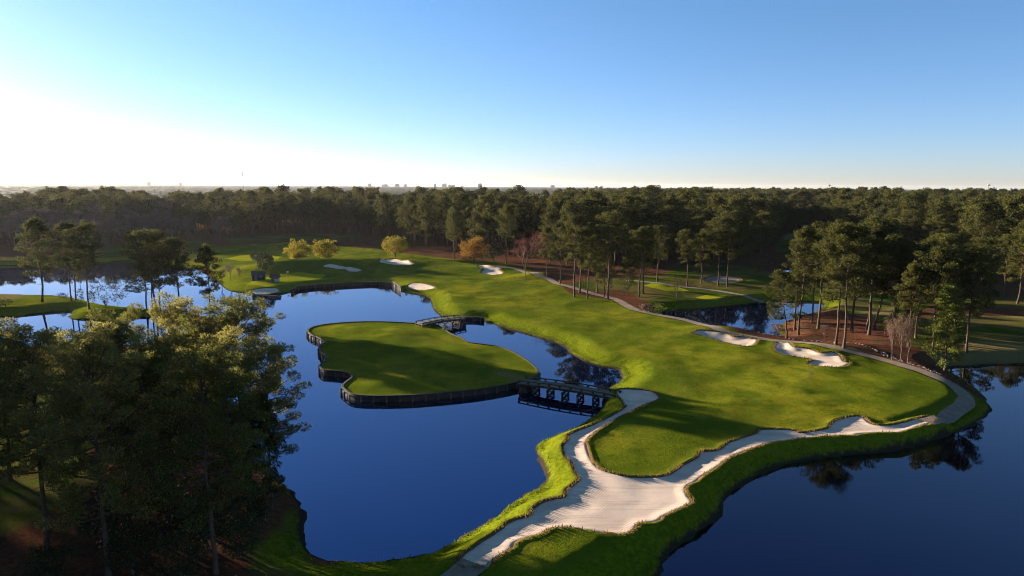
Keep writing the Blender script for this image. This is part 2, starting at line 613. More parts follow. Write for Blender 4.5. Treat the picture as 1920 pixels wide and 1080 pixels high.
W_NEAR = pxpoly([(-420, 600), (-100, 597), (0, 593), (25, 594), (60, 589), (100, 585), (133, 583), (129, 594), (140, 600), (170, 599), (210, 598), (260, 595),
                 (300, 597), (330, 602), (350, 612), (345, 630), (300, 645), (230, 650), (165, 649), (130, 651), (80, 652), (40, 653), (0, 656), (-100, 660), (-420, 668)])
W_RIGHT = pxpoly([(1778, 696), (1785, 690), (1830, 688), (1920, 684), (2300, 690), (2600, 1200), (1205, 1200), (1235, 1082), (1245, 1052), (1262, 1031), (1292, 1011),
                  (1320, 992), (1346, 971), (1353, 955), (1358, 937), (1375, 921), (1400, 906), (1420, 893), (1440, 883), (1470, 873),
                  (1500, 866), (1550, 858), (1600, 853), (1650, 849), (1700, 840), (1750, 826), (1790, 812), (1820, 799), (1845, 784), (1856, 770),
                  (1852, 755), (1840, 740), (1820, 723), (1795, 706)])
W_POND = pxpoly([(1240, 591), (1262, 583), (1300, 581), (1345, 577), (1400, 571), (1440, 566), (1490, 565), (1540, 567), (1543, 575), (1530, 586), (1500, 593),
                 (1480, 601), (1462, 611), (1458, 621), (1467, 633), (1440, 633), (1400, 627), (1350, 615), (1300, 603)])
W_FAR = pxpoly([(1452, 508), (1490, 503), (1540, 503), (1600, 508), (1600, 514), (1540, 518), (1490, 515)])
WATERS = [smooth_closed(w, 3) for w in (W_MAIN, W_NEAR, W_RIGHT, W_POND, W_FAR)]
ISLAND_Z = 0.95
ISLAND = smooth_closed(pxpoly([(578, 619), (590, 612), (620, 607), (660, 604), (700, 603), (740, 604), (775, 606), (815, 609), (827, 614), (845, 626), (868, 635),
                               (873, 641), (900, 645), (930, 649), (955, 657), (980, 671), (995, 682), (1006, 692), (1008, 699), (1000, 708), (975, 715), (930, 724),
                               (880, 731), (830, 736), (780, 740), (720, 742), (680, 741), (660, 738), (648, 730), (643, 724), (651, 715), (660, 709), (660, 702), (650, 698),
                               (630, 695), (610, 694), (601, 688), (605, 681), (614, 675), (613, 668), (603, 660), (600, 651), (606, 644), (612, 641), (600, 633), (585, 627)], ISLAND_Z), 3)
ISLAND = resample(ISLAND, 0.8, True)
SZ = 1.45
STRIP_PX = [(1158, 733), (1185, 731), (1215, 734), (1232, 742), (1234, 748), (1215, 758), (1190, 770), (1160, 785), (1130, 803), (1110, 818),
                              (1100, 828), (1098, 840), (1105, 860), (1120, 880), (1150, 892), (1190, 898), (1237, 897), (1260, 891), (1282, 875), (1307, 862),
                              (1317, 850), (1350, 847), (1370, 832), (1420, 815), (1424, 809), (1454, 807), (1489, 809), (1503, 814), (1552, 806), (1562, 795),
                              (1576, 789), (1600, 783), (1617, 784), (1627, 793), (1644, 799), (1671, 799), (1711, 790), (1745, 783), (1752, 791), (1720, 801),
                              (1687, 812), (1660, 812), (1608, 815), (1600, 818), (1562, 819), (1543, 820), (1497, 825), (1449, 831), (1422, 840), (1400, 847),
                              (1372, 858), (1340, 880), (1315, 895), (1302, 905), (1285, 915), (1287, 932), (1296, 946), (1267, 960), (1240, 972), (1230, 980),
                              (1197, 985), (1182, 1001), (1160, 1004), (1122, 999), (1090, 994), (1067, 991), (1032, 994), (1015, 1004), (985, 1012), (960, 1022),
                              (957, 1031), (927, 1052), (905, 1066), (860, 1062), (870, 1045), (897, 1025), (942, 995), (955, 982), (995, 970), (1000, 957), (1025, 942),
                              (1062, 935), (1065, 922), (1087, 905), (1082, 892), (1075, 875), (1062, 857), (1057, 840), (1067, 827), (1067, 818),
                              (1105, 802), (1140, 787), (1172, 767), (1172, 760), (1162, 747)]
BZ = 2.0
BUNKERS = [
    ([(1300, 624), (1310, 619), (1332, 620), (1345, 622), (1360, 623), (1372, 627), (1377, 632), (1395, 630), (1407, 634), (1420, 636), (1416, 644), (1400, 649), (1375, 646), (1347, 639), (1320, 630)],
     'pale sand bunker with scalloped far lip, the left of the two beside the cart path', BZ),
    ([(1452, 650), (1457, 642), (1467, 640), (1480, 642), (1487, 650), (1500, 651), (1522, 655), (1540, 662), (1560, 660), (1575, 666), (1582, 677), (1593, 679), (1585, 685),
      (1570, 688), (1545, 687), (1522, 685), (1515, 680), (1525, 675), (1500, 669), (1472, 666), (1455, 659)],
     'large pale sand bunker with two lobes, nearest the red straw copse', BZ),
    ([(765, 535), (775, 531), (790, 531), (812, 536), (814, 540), (800, 543), (780, 543), (768, 540)], 'small oval sand bunker beside the sunlit plank wall at the lagoon', BZ),
    ([(896, 499), (905, 497), (920, 498), (938, 502), (936, 505), (943, 510), (938, 514), (920, 515), (906, 513), (903, 508), (908, 504)], 'kidney shaped sand bunker below the orange tree', BZ),
    ([(712, 490), (725, 486), (750, 487), (770, 491), (776, 494), (760, 497), (740, 496), (725, 494)], 'shaded sand bunker in front of the small round yellow green tree', BZ),
    ([(607, 497), (620, 496), (645, 499), (665, 502), (678, 506), (668, 509), (655, 508), (645, 504), (620, 501)], 'narrow shaded sand bunker on the mound behind the putting green', 2.4),
    ([(464, 548), (480, 542), (505, 540), (520, 541), (521, 547), (505, 550), (480, 551)], 'blue shaded sand bunker at the water edge below the putting green', 0.7),
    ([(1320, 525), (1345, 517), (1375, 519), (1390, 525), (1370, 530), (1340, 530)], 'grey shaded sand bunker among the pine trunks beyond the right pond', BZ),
]
PATH_PX = [(1735, 791), (1760, 784), (1785, 775), (1805, 762), (1812, 751), (1808, 741), (1793, 727), (1770, 713), (1740, 700), (1700, 687), (1650, 673), (1600, 660),
                           (1560, 651), (1500, 642), (1450, 638), (1400, 630), (1350, 618), (1300, 604), (1250, 593), (1215, 586), (1185, 578), (1165, 567), (1150, 560), (1110, 550),
                           (1080, 541), (1045, 532), (1030, 524), (1005, 513), (970, 505), (930, 500)]
PATH2 = smooth_open(pxpoly([(890, 1060), (872, 1074), (845, 1095), (790, 1140)], SZ), 4)
PATH3 = smooth_open(pxpoly([(1170, 527), (1215, 531), (1260, 536), (1330, 541), (1400, 552), (1480, 560)], 1.8), 4)
TURF = [pxpoly(p, 1.5) for p in (
    [(395, 470), (450, 462), (540, 455), (640, 466), (700, 468), (760, 478), (850, 487), (900, 492), (990, 507), (1030, 525), (1070, 552), (1150, 562), (1180, 577), (1250, 596),
     (1420, 636), (1500, 644), (1600, 661), (1720, 694), (1785, 712), (1900, 760), (1860, 860), (1500, 1120), (690, 1200), (640, 1040), (640, 900), (900, 700), (560, 560), (400, 560)],
    [(-500, 545), (90, 550), (250, 565), (340, 585), (330, 620), (120, 610), (-500, 620)],
    [(470, 1020), (550, 930), (580, 1030), (690, 1060), (700, 1200), (440, 1200)],
    [(-300, 700), (150, 700), (200, 780), (160, 930), (40, 1000), (-300, 1100)],
    [(-400, 496), (240, 478), (235, 490), (-400, 510)],
    [(1180, 548), (1215, 533), (1290, 540), (1420, 558), (1480, 562), (1430, 568), (1330, 578), (1250, 580), (1200, 562)],
    [(1060, 536), (1120, 524), (1200, 518), (1300, 512), (1420, 505), (1480, 520), (1600, 560), (1500, 575), (1420, 562), (1290, 550), (1180, 547), (1110, 546)],
    [(1250, 515), (1280, 498), (1400, 500), (1480, 520), (1600, 545), (1760, 565), (1700, 600), (1640, 605), (1560, 575), (1480, 560), (1400, 530)],
    [(1640, 612), (1700, 600), (1790, 590), (1920, 596), (2300, 620), (2300, 690), (1790, 690), (1720, 655)],
    [(1780, 560), (1920, 560), (2200, 575), (2200, 590), (1920, 582), (1790, 575)],
    [(1450, 475), (1465, 445), (1480, 437), (1560, 440), (1520, 460), (1500, 480)],
    [(150, 470), (250, 455), (390, 452), (420, 470), (400, 500), (300, 490), (180, 488)],
    [(420, 448), (600, 438), (680, 442), (660, 450), (430, 458)],
)]
GREENS = [pxpoly(p, 1.5) for p in (
    [(455, 537), (475, 527), (510, 520), (560, 517), (612, 518), (600, 523), (555, 529), (520, 535), (480, 540)],
    [(1303, 557), (1325, 552), (1362, 554), (1345, 561), (1318, 561)],
    [(1205, 540), (1225, 534), (1275, 540), (1292, 546), (1250, 548)],
    [(420, 486), (470, 478), (530, 482), (520, 488), (450, 490)],
)]
TANS = [pxpoly(p, 1.5) for p in (
    [(1455, 610), (1480, 640), (1455, 632)],
    [(1700, 690), (1740, 660), (1800, 640), (1920, 640), (2100, 660), (2100, 690), (1800, 695)],
    [(1820, 585), (1920, 590), (2200, 600), (2200, 612), (1920, 602), (1830, 592)],
    [(1465, 450), (1480, 437), (1560, 440), (1520, 455)],
    [(-300, 548), (60, 552), (40, 562), (-300, 570)],
    [(1180, 575), (1240, 575), (1255, 590), (1215, 585)],
    [(1600, 585), (1680, 575), (1690, 592), (1610, 596)],
)]
MOUNDS = [(600, 507, 3.6, 26, 9), (700, 500, 2.2, 18, 8), (520, 512, 1.8, 14, 8), (480, 470, 2.0, 25, 7), (560, 468, 1.5, 22, 7), (850, 495, 1.2, 25, 8), (1360, 622, 1.0, 10, 5),
          (1560, 655, 1.1, 12, 5), (1010, 520, 1.3, 9, 6), (920, 505, 1.0, 12, 6)]
MOUNDS = [(*pxpoly([(a, b)], 1.5)[0], h, rx, ry) for a, b, h, rx, ry in MOUNDS]


STRIP = smooth_closed(pxpoly(STRIP_PX, SZ), 3)


def fields(P):
    """heights without sand hollows, and the distance fields that the ground material uses"""
    P = np.asarray(P, float)
    x, y = P[:, 0], P[:, 1]
    w = np.full(len(P), 60.0)
    for q in WATERS:
        w = np.minimum(w, -sdf(P, q))
    wob = 0.25 * vnoise(x * 0.9, y * 0.9) * (w > -3)
    ws = w + wob * sst(60, 20, np.abs(w))
    land = 0.28 * sst(-0.15, 0.35, ws) + 1.25 * sst(0.1, 6.0, ws) + 0.35 * sst(4, 25, ws)
    h = np.where(ws > -0.15, land, np.maximum(ws * 0.6, -2.5))
    und = 0.34 * vnoise(x / 21 + 3, y / 21) + 0.21 * vnoise(x / 8.5, y / 8.5 + 7) + 0.085 * vnoise(x / 3.3, y / 3.3) + 0.02 * vnoise(x / 1.2, y / 1.2)
    h = h + und * sst(2.0, 16, ws)
    sd = sdf(P, STRIP, 8.0)
    h = np.where(ws > 0, np.maximum(h, (1.62 + 0.25 * und) * sst(-4.2, -0.1, sd) * sst(-0.2, 0.8, ws)), h)
    for mx, my, mh, rx, ry in MOUNDS:
        h = h + mh * np.exp(-((x - mx) / rx) ** 2 - ((y - my) / ry) ** 2) * sst(0, 6, ws)
    return h, w


def ground_z(P):
    P = np.atleast_2d(np.asarray(P, float))
    return fields(P)[0]


def drape(pts):
    """photo pixels to points on the ground surface"""
    a = np.array(pts, float)
    z = np.full(len(a), 1.6)
    for _ in range(14):
        P = np.array([at(p[0], p[1], zz)[0] for p, zz in zip(a, z)])
        z = 0.55 * z + 0.45 * ground_z(P)
    return np.array([at(p[0], p[1], zz)[0] for p, zz in zip(a, z)])


BUNK = [smooth_closed(drape(p), 3) for p, l, z in BUNKERS]
ALLSAND = [STRIP] + BUNK
PATH = smooth_open(drape(PATH_PX), 4)
PATHS = [(PATH, 1.15), (PATH2, 1.3), (PATH3, 1.1)]


def spread(lo, hi, step, grow_lo, grow_hi, end_lo, end_hi):
    mid = list(np.arange(lo, hi, step))
    s, v, left = step, lo, []
    while v > end_lo:
        s *= grow_lo
        v -= s
        left.append(v)
    s, v, right = step, mid[-1], []
    while v < end_hi:
        s *= grow_hi
        v += s
        right.append(v)
    return np.array(left[::-1] + mid + right)


def build_ground():
    gx = spread(-45, 82, 0.36, 1.035, 1.05, -14000, 14000)
    y1 = spread(52, 125, 0.36, 1.12, 1.0045, -300, 330)
    y2, s, v = [], y1[-1] - y1[-2], y1[-1]
    while v < 16000:
        s *= 1.045
        v += s
        y2.append(v)
    gy = np.r_[y1, y2]
    X, Y = np.meshgrid(gx, gy)
    P = np.stack([X.ravel(), Y.ravel()], 1)
    h, w = fields(P)
    sd = np.full(len(P), -60.0)
    for q in ALLSAND:
        sd = np.maximum(sd, sdf(P, q, 20.0) if q is not STRIP else sdf(P, q, 20.0))
    sdw = sd + 0.16 * vnoise(P[:, 0] * 1.3, P[:, 1] * 1.3) * (np.abs(sd) < 4)
    h = h + 0.09 * sst(-1.6, -0.1, sdw) - 1.1 * sst(-0.12, 0.42, sdw)
    for line, hw in PATHS:
        d = dist_line(P, line)
        h = h - 0.14 * sst(hw + 0.25, hw - 0.15, d)
    turf = np.full(len(P), -60.0)
    for q in TURF:
        turf = np.maximum(turf, sdf(P, q, 60.0))
    green = np.full(len(P), -60.0)
    for q in GREENS:
        green = np.maximum(green, sdf(P, q, 20.0))
    tan = np.full(len(P), -60.0)
    for q in TANS:
        tan = np.maximum(tan, sdf(P, q, 30.0))
    fair = np.maximum(sdf(P, TURF[0], 30.0), sdf(P, TURF[1], 30.0))
    ny, nx = X.shape
    i, j = np.meshgrid(np.arange(ny - 1), np.arange(nx - 1), indexing='ij')
    F = np.stack([i * nx + j, i * nx + j + 1, (i + 1) * nx + j + 1, (i + 1) * nx + j], -1).reshape(-1, 4)
    me = np_mesh('ground', np.c_[P, h], F, M_GROUND, True)
    for nm, a in (('shore', w), ('sand', sdw), ('turf', turf), ('green', green), ('tan', tan), ('fair', fair)):
        at_ = me.attributes.new(nm, 'FLOAT', 'POINT')
        at_.data.foreach_set('value', a.astype(np.float32))
    return tag(add('ground', me), 'golf course turf and pine woodland floor', 'ground', kind='structure')


build_ground()
DIV = pxpoly([(850, 1300), (880, 1120), (960, 1015), (1150, 950), (1290, 890), (1500, 822), (1700, 806), (1795, 770), (1785, 720), (1750, 690), (1775, 680), (1920, 672), (2700, 672)], 0.0)
DIV[0] = (DIV[1][0] - 3, 30)
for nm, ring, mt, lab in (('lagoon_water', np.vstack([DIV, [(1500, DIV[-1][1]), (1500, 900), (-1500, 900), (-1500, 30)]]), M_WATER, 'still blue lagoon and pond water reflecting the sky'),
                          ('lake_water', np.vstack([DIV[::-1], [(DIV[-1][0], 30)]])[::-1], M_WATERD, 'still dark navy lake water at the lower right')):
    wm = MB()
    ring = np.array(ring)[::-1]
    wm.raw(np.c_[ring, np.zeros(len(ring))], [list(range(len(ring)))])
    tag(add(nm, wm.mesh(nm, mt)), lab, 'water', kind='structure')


def sand_sheet(name, poly, step, depth, ramp, level=None, lip=0.10):
    lo, hi = poly.min(0) - 1, poly.max(0) + 1
    gx, gy = np.arange(lo[0], hi[0], step), np.arange(lo[1], hi[1], step)
    X, Y = np.meshgrid(gx, gy)
    P = np.stack([X.ravel(), Y.ravel()], 1)
    d = sdf(P, poly, 5.0)
    h = fields(P)[0]
    if level is not None:
        h = np.minimum(h, h * (1 - 0.8 * sst(0.2, 2.5, d)) + level * 0.8 * sst(0.2, 2.5, d))
    if level is None:                       # a raked floor: close to one tilted plane through the rim
        rim = np.c_[poly, np.ones(len(poly))]
        co = np.linalg.lstsq(rim, ground_z(poly), rcond=None)[0]
        pl = np.c_[P, np.ones(len(P))] @ co
        k = 0.85 * sst(0.1, 2.0, d)
        h = np.minimum(h, h * (1 - k) + pl * k)
    h = h - 0.3 * sst(0.02, -0.5, d)
    h = h - lip - depth * sst(0, ramp, d)
    h += 0.025 * vnoise(P[:, 0] / 2.3, P[:, 1] / 2.3)
    ny, nx = X.shape
    i, j = np.meshgrid(np.arange(ny - 1), np.arange(nx - 1), indexing='ij')
    F = np.stack([i * nx + j, i * nx + j + 1, (i + 1) * nx + j + 1, (i + 1) * nx + j], -1).reshape(-1, 4)
    F = F[(d[F] > -0.55).all(1)]
    used, inv = np.unique(F, return_inverse=True)
    return np_mesh(name, np.c_[P, h][used], inv.reshape(F.shape), M_SAND, True)


tag(add('sand_path', sand_sheet('sand_path', STRIP, 0.3, 0.10, 1.2, 1.66, 0.05)), 'pale raked sand waste strip winding between the two lakes', 'sand path', kind='structure')
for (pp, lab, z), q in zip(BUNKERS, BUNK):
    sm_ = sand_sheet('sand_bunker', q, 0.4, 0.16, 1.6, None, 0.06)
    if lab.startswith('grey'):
        sm_.materials[0] = M_PATH                                    # darker path colour stands in for tree shade on the sand
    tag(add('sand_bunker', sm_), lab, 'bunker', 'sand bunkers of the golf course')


def ribbon(line, hw, off=0.0, n=5):
    L = resample(line, 0.8)
    T = np.gradient(L, axis=0)
    T /= np.linalg.norm(T, axis=1)[:, None]
    N = np.stack([-T[:, 1], T[:, 0]], 1)
    s = np.linspace(-hw, hw, n)
    edge = 0.10 * vnoise(np.arange(len(L)) * 0.35, np.zeros(len(L)) + 5.5)
    sc = 1 + edge[:, None] * np.abs(s[None, :]) / hw
    P = L[:, None, :] + N[:, None, :] * (s[None, :] * sc)[..., None]
    z = ground_z(L)
    z = np.convolve(np.pad(z, 4, mode='edge'), np.ones(9) / 9, 'valid')
    zz = ground_z(P.reshape(-1, 2)).reshape(P.shape[:2])
    zz = np.maximum(0.6 * zz + 0.4 * z[:, None], zz - 0.02) + off
    V = np.concatenate([P, zz[..., None]], -1).reshape(-1, 3)
    i, j = np.meshgrid(np.arange(len(L) - 1), np.arange(n - 1), indexing='ij')
    F = np.stack([i * n + j, i * n + j + 1, (i + 1) * n + j + 1, (i + 1) * n + j], -1).reshape(-1, 4)
    return V, F


for (line, hw), nm in zip(PATHS, ('grey cart path curving around the fairway to the right lake', 'grey cart path leaving the sand strip towards the viewer',
                                  'pale cart path through the pines beyond the right pond')):
    V, F = ribbon(line, hw, 0.03)
    tag(add('cart_path', np_mesh('cart_path', V, F, M_PATH, True)), nm, 'cart path', kind='structure')

# ------------------------------------------------------------------ island and its timber wall
def build_island():
    inner = sdf(ISLAND, ISLAND)
    lo, hi = ISLAND.min(0), ISLAND.max(0)
    gx, gy = np.arange(lo[0], hi[0], 0.7), np.arange(lo[1], hi[1], 0.7)
    X, Y = np.meshgrid(gx, gy)
    P = np.stack([X.ravel(), Y.ravel()], 1) + rng.uniform(-0.1, 0.1, (X.size, 2))
    P = P[sdf(P, ISLAND) > 0.35]
    A = np.vstack([ISLAND, P])
    nb = len(ISLAND)
    r = geometry.delaunay_2d_cdt([Vector(p) for p in A], [(k, (k + 1) % nb) for k in range(nb)], [], 1, 1e-4)
    V = np.array([tuple(v) for v in r[0]])
    F = np.array([f for f in r[2] if len(f) == 3])
    d = np.maximum(sdf(V, ISLAND), 0)
    x, y = V[:, 0], V[:, 1]
    z = ISLAND_Z - 0.05 + 0.45 * sst(0, 12, d) + (0.28 * vnoise(x / 14, y / 14 + 2) + 0.17 * vnoise(x / 6, y / 6) + 0.08 * vnoise(x / 2.8, y / 2.8)) * sst(0, 6, d)
    me = np_mesh('island_ground', np.c_[V, z], F, M_GROUND, True)
    n = len(V)
    for nm, a in (('shore', np.full(n, 20.0)), ('sand', np.full(n, -20.0)), ('turf', np.full(n, 20.0)), ('green', np.full(n, -20.0)), ('fair', np.full(n, 20.0)),
                  ('tan', 4.0 - 3.0 * dist_line(V, pxpoly([(940, 701), (990, 715)], ISLAND_Z)))):
        at_ = me.attributes.new(nm, 'FLOAT', 'POINT')
        at_.data.foreach_set('value', np.asarray(a, np.float32))
    tag(add('island_ground', me), 'grass top of the walled tee island in the lagoon', 'island', kind='structure')


build_island()


def wall_ribbon(line, z0, z1, th, closed):
    """upright plank wall of thickness th along a line, with uv in metres"""
    L = np.asarray(line)
    n = len(L)
    T = (np.roll(L, -1, 0) - np.roll(L, 1, 0)) if closed else np.gradient(L, axis=0)
    T /= np.linalg.norm(T, axis=1)[:, None]
    N = np.stack([T[:, 1], -T[:, 0]], 1)
    O = L + N * th
    V = np.vstack([np.c_[L, np.full(n, z0)], np.c_[O, np.full(n, z0)], np.c_[O, np.full(n, z1)], np.c_[L, np.full(n, z1)]])
    F, uv = [], []
    s = np.r_[0, np.cumsum(np.linalg.norm(np.diff(np.vstack([L, L[:1]]), axis=0), axis=1))]
    for k in range(n if closed else n - 1):
        j = (k + 1) % n
        for a, b, va, vb in ((n, 2 * n, z0, z1), (2 * n, 3 * n, z1, z1 + th), (3 * n, 0, z1, z0)):
            F.append((a + k, a + j, b + j, b + k))
            uv += [(s[k], va), (s[k + 1], va), (s[k + 1], vb), (s[k], vb)]
    me = np_mesh('planks', V, np.array(F), M_PLANK)
    lay = me.uv_layers.new(name='UVMap')
    lay.data.foreach_set('uv', np.array(uv, np.float32).ravel())
    return me, N


def bulkhead(label, line, top, closed, step, post_mat, group='timber retaining walls of the lagoon'):
    area = 0.5 * np.sum(line[:, 0] * np.roll(line[:, 1], -1) - np.roll(line[:, 0], -1) * line[:, 1])
    if closed and area < 0:
        line = line[::-1]
    c = line.mean(0)
    t = thing('timber_bulkhead', label, 'retaining wall', (c[0], c[1], 0), group=group)
    Lc = line - c
    me, N = wall_ribbon(Lc, -1.5, top, 0.10, closed)
    add('plank_wall', me, t)
    cp = MB()
    cl = np.vstack([Lc, Lc[:1]]) if closed else Lc
    Nn = np.vstack([N, N[:1]]) if closed else N
    for k in range(len(cl) - 1):
        a, b = cl[k] + Nn[k] * 0.10, cl[k + 1] + Nn[k + 1] * 0.10
        cp.bar((*a, top + 0.05), (*b, top + 0.05), 0.34, 0.09)
    add('cap_rail', cp.mesh('cap_rail', M_WOOD), t)
    wl = MB()
    for k in range(len(cl) - 1):
        a, b = cl[k] + Nn[k] * 0.19, cl[k + 1] + Nn[k + 1] * 0.19
        wl.bar((*a, top - 0.35), (*b, top - 0.35), 0.12, 0.16)
    add('wale_beam', wl.mesh('wale_beam', M_WOOD), t)
    pm = MB()
    pm.lathe([(0.001, -1.5), (0.13, -1.5), (0.13, top - 0.18), (0.10, top - 0.1), (0.001, top - 0.1)], (0, 0, 0), 8)
    pme = pm.mesh('post', post_mat)
    s = np.r_[0, np.cumsum(np.linalg.norm(np.diff(cl, axis=0), axis=1))]
    for d in np.arange(0.6, s[-1], step):
        k = min(np.searchsorted(s, d) - 1, len(cl) - 2)
        f = (d - s[k]) / max(s[k + 1] - s[k], 1e-6)
        p = cl[k] * (1 - f) + cl[k + 1] * f + (Nn[k] * (1 - f) + Nn[k + 1] * f) * 0.38
        add('post', pme, t, (p[0], p[1], 0))
    return t


M_POST = timber('grey_posts', (0.045, 0.037, 0.03), (0.11, 0.09, 0.075))
per = np.linalg.norm(np.diff(np.vstack([ISLAND, ISLAND[:1]]), axis=0), axis=1).sum()
bulkhead('long dark timber wall with posts wrapped around the grass island', ISLAND, ISLAND_Z, True, max(1.9, per / 95), M_POST)
gw = resample(smooth_open(pxpoly([(545, 550), (553, 546), (562, 543), (600, 539), (650, 536), (700, 534), (735, 537)], 0.0), 4), 1.2)[::-1]
bulkhead('dark low timber wall below the shaded mound and putting green', gw[::-1] if gw[0, 0] > gw[-1, 0] else gw, 1.05, False, 3.0, M_POST)
pw = resample(pxpoly([(737, 537), (744, 541), (752, 547)], 0.0), 1.0)
bulkhead('short sunlit plank wall end beside the small oval bunker', pw, 1.6, False, 2.0, M_WOODL)
cw = resample(smooth_open(pxpoly([(868, 601), (888, 601), (908, 603)], 0.0), 4), 1.0)
bulkhead('short dark timber wall at the fairway end of the far bridge', cw, 0.9, False, 2.0, M_POST)

# ------------------------------------------------------------------ bridges
def bridge(label, a, b, z, width, nb, bents, far=False):
    a, b = np.array(a), np.array(b)
    L = np.linalg.norm(b - a)
    ang = math.atan2(b[1] - a[1], b[0] - a[0])
    t = thing('timber_bridge', label, 'bridge', (a[0], a[1], 0), ang, group='timber bridges to the island')
    d = MB()
    npl = int(L / 0.3)
    for k in range(npl):
        x = (k + 0.5) * L / npl
        zz = z + 0.25 * math.sin(math.pi * x / L)
        d.box((x, 0, zz), (L / npl - 0.025, width, 0.08))
    add('deck', d.mesh('deck', M_WOODL), t)
    g = MB()
    seg = 12
    for yy in (-width / 2 + 0.25, 0, width / 2 - 0.25):
        for k in range(seg):
            x0, x1 = k * L / seg, (k + 1) * L / seg
            g.bar((x0, yy, z - 0.22 + 0.25 * math.sin(math.pi * x0 / L)), (x1, yy, z - 0.22 + 0.25 * math.sin(math.pi * x1 / L)), 0.2, 0.34)
    add('girder', g.mesh('girder', M_WOOD), t)
    for sgn in (-1, 1):
        r = MB()
        yy = sgn * (width / 2 - 0.1)
        for k in range(seg):
            x0, x1 = k * L / seg, (k + 1) * L / seg
            e0, e1 = z + 0.25 * math.sin(math.pi * x0 / L), z + 0.25 * math.sin(math.pi * x1 / L)
            r.bar((x0, yy, e0 + 0.40), (x1, yy, e1 + 0.40), 0.17, 0.16)
        nblk = int(L / 1.7)
        for k in range(nblk + 1):
            x = k * L / nblk
            r.box((min(max(x, 0.2), L - 0.2), yy, z + 0.18 + 0.25 * math.sin(math.pi * x / L)), (0.3, 0.16, 0.29))
        add('curb_rail', r.mesh('curb_rail', M_WOOD), t)
    for k in range(nb):
        x = L * (bents[0] + (bents[1] - bents[0]) * k / max(nb - 1, 1))
        m = MB()
        e = z - 0.5
        for yy in (-width / 2 + 0.2, width / 2 - 0.2):
            m.bar((x, yy, -2.0), (x, yy, e), 0.26)
        m.bar((x, -width / 2, e + 0.0), (x, width / 2, e + 0.0), 0.28, 0.24)
        m.bar((x + 0.16, -width / 2 + 0.2, 0.05), (x + 0.16, width / 2 - 0.2, e - 0.15), 0.1, 0.2)
        m.bar((x - 0.16, width / 2 - 0.2, 0.05), (x - 0.16, -width / 2 + 0.2, e - 0.15), 0.1, 0.2)
        add('pile_bent', m.mesh('pile_bent', M_WOOD), t)
    for x0 in (0.3, L - 1.6):
        m = MB()
        m.box((x0 + 0.65, 0, z / 2 - 1.05), (1.3, width + 0.3, z + 1.1))
        add('abutment', m.mesh('abutment', M_WOOD), t)
    return t


BA, BB = pxpoly([(978, 714), (1160, 742)], ISLAND_Z + 0.5)
bridge('long near timber bridge with crossed pile bents leading to the sand strip', BA, BB, ISLAND_Z + 0.42, 2.7, 5, (0.16, 0.78))
BC, BD = pxpoly([(785, 607), (868, 595)], ISLAND_Z + 0.5)
bridge('shorter far timber bridge at the back of the grass island', BC, BD, ISLAND_Z + 0.42, 3.0, 5, (0.15, 0.85))

# ------------------------------------------------------------------ plants
def diamonds(C, D, L, Wd, r):
    """leaf sprays: one small diamond per centre C along direction D"""
    n = len(C)
    D = D / (np.linalg.norm(D, axis=1)[:, None] + 1e-9)
    q = r.normal(size=(n, 3))
    S = np.cross(D, q)
    S /= np.linalg.norm(S, axis=1)[:, None] + 1e-9
    L = L * r.uniform(0.65, 1.3, n)[:, None]
    Wd = Wd * r.uniform(0.7, 1.3, n)[:, None]
    V = np.stack([C - D * L * 0.5, C + S * Wd * 0.5 + D * L * 0.05, C + D * L * 0.5, C - S * Wd * 0.5 + D * L * 0.05], 1).reshape(-1, 3)
    return V, np.arange(4 * n).reshape(-1, 4)


def blob_cards(centres, radii, per, L, Wd, r, flat=0.62, updir=0.35):
    cs, ds = [], []
    for c, ra in zip(centres, radii):
        n = max(4, int(per * (ra ** 2)))
        q = r.normal(size=(n, 3))
        q /= np.linalg.norm(q, axis=1)[:, None]
        rad = r.uniform(0.25, 1.0, n)[:, None] ** 0.5
        off = q * rad * ra * np.array([1, 1, flat])
        cs.append(c + off)
        ds.append(q + r.normal(size=(n, 3)) * 0.55 + np.array([0, 0, updir]))
    return diamonds(np.vstack(cs), np.vstack(ds), L, Wd, r)


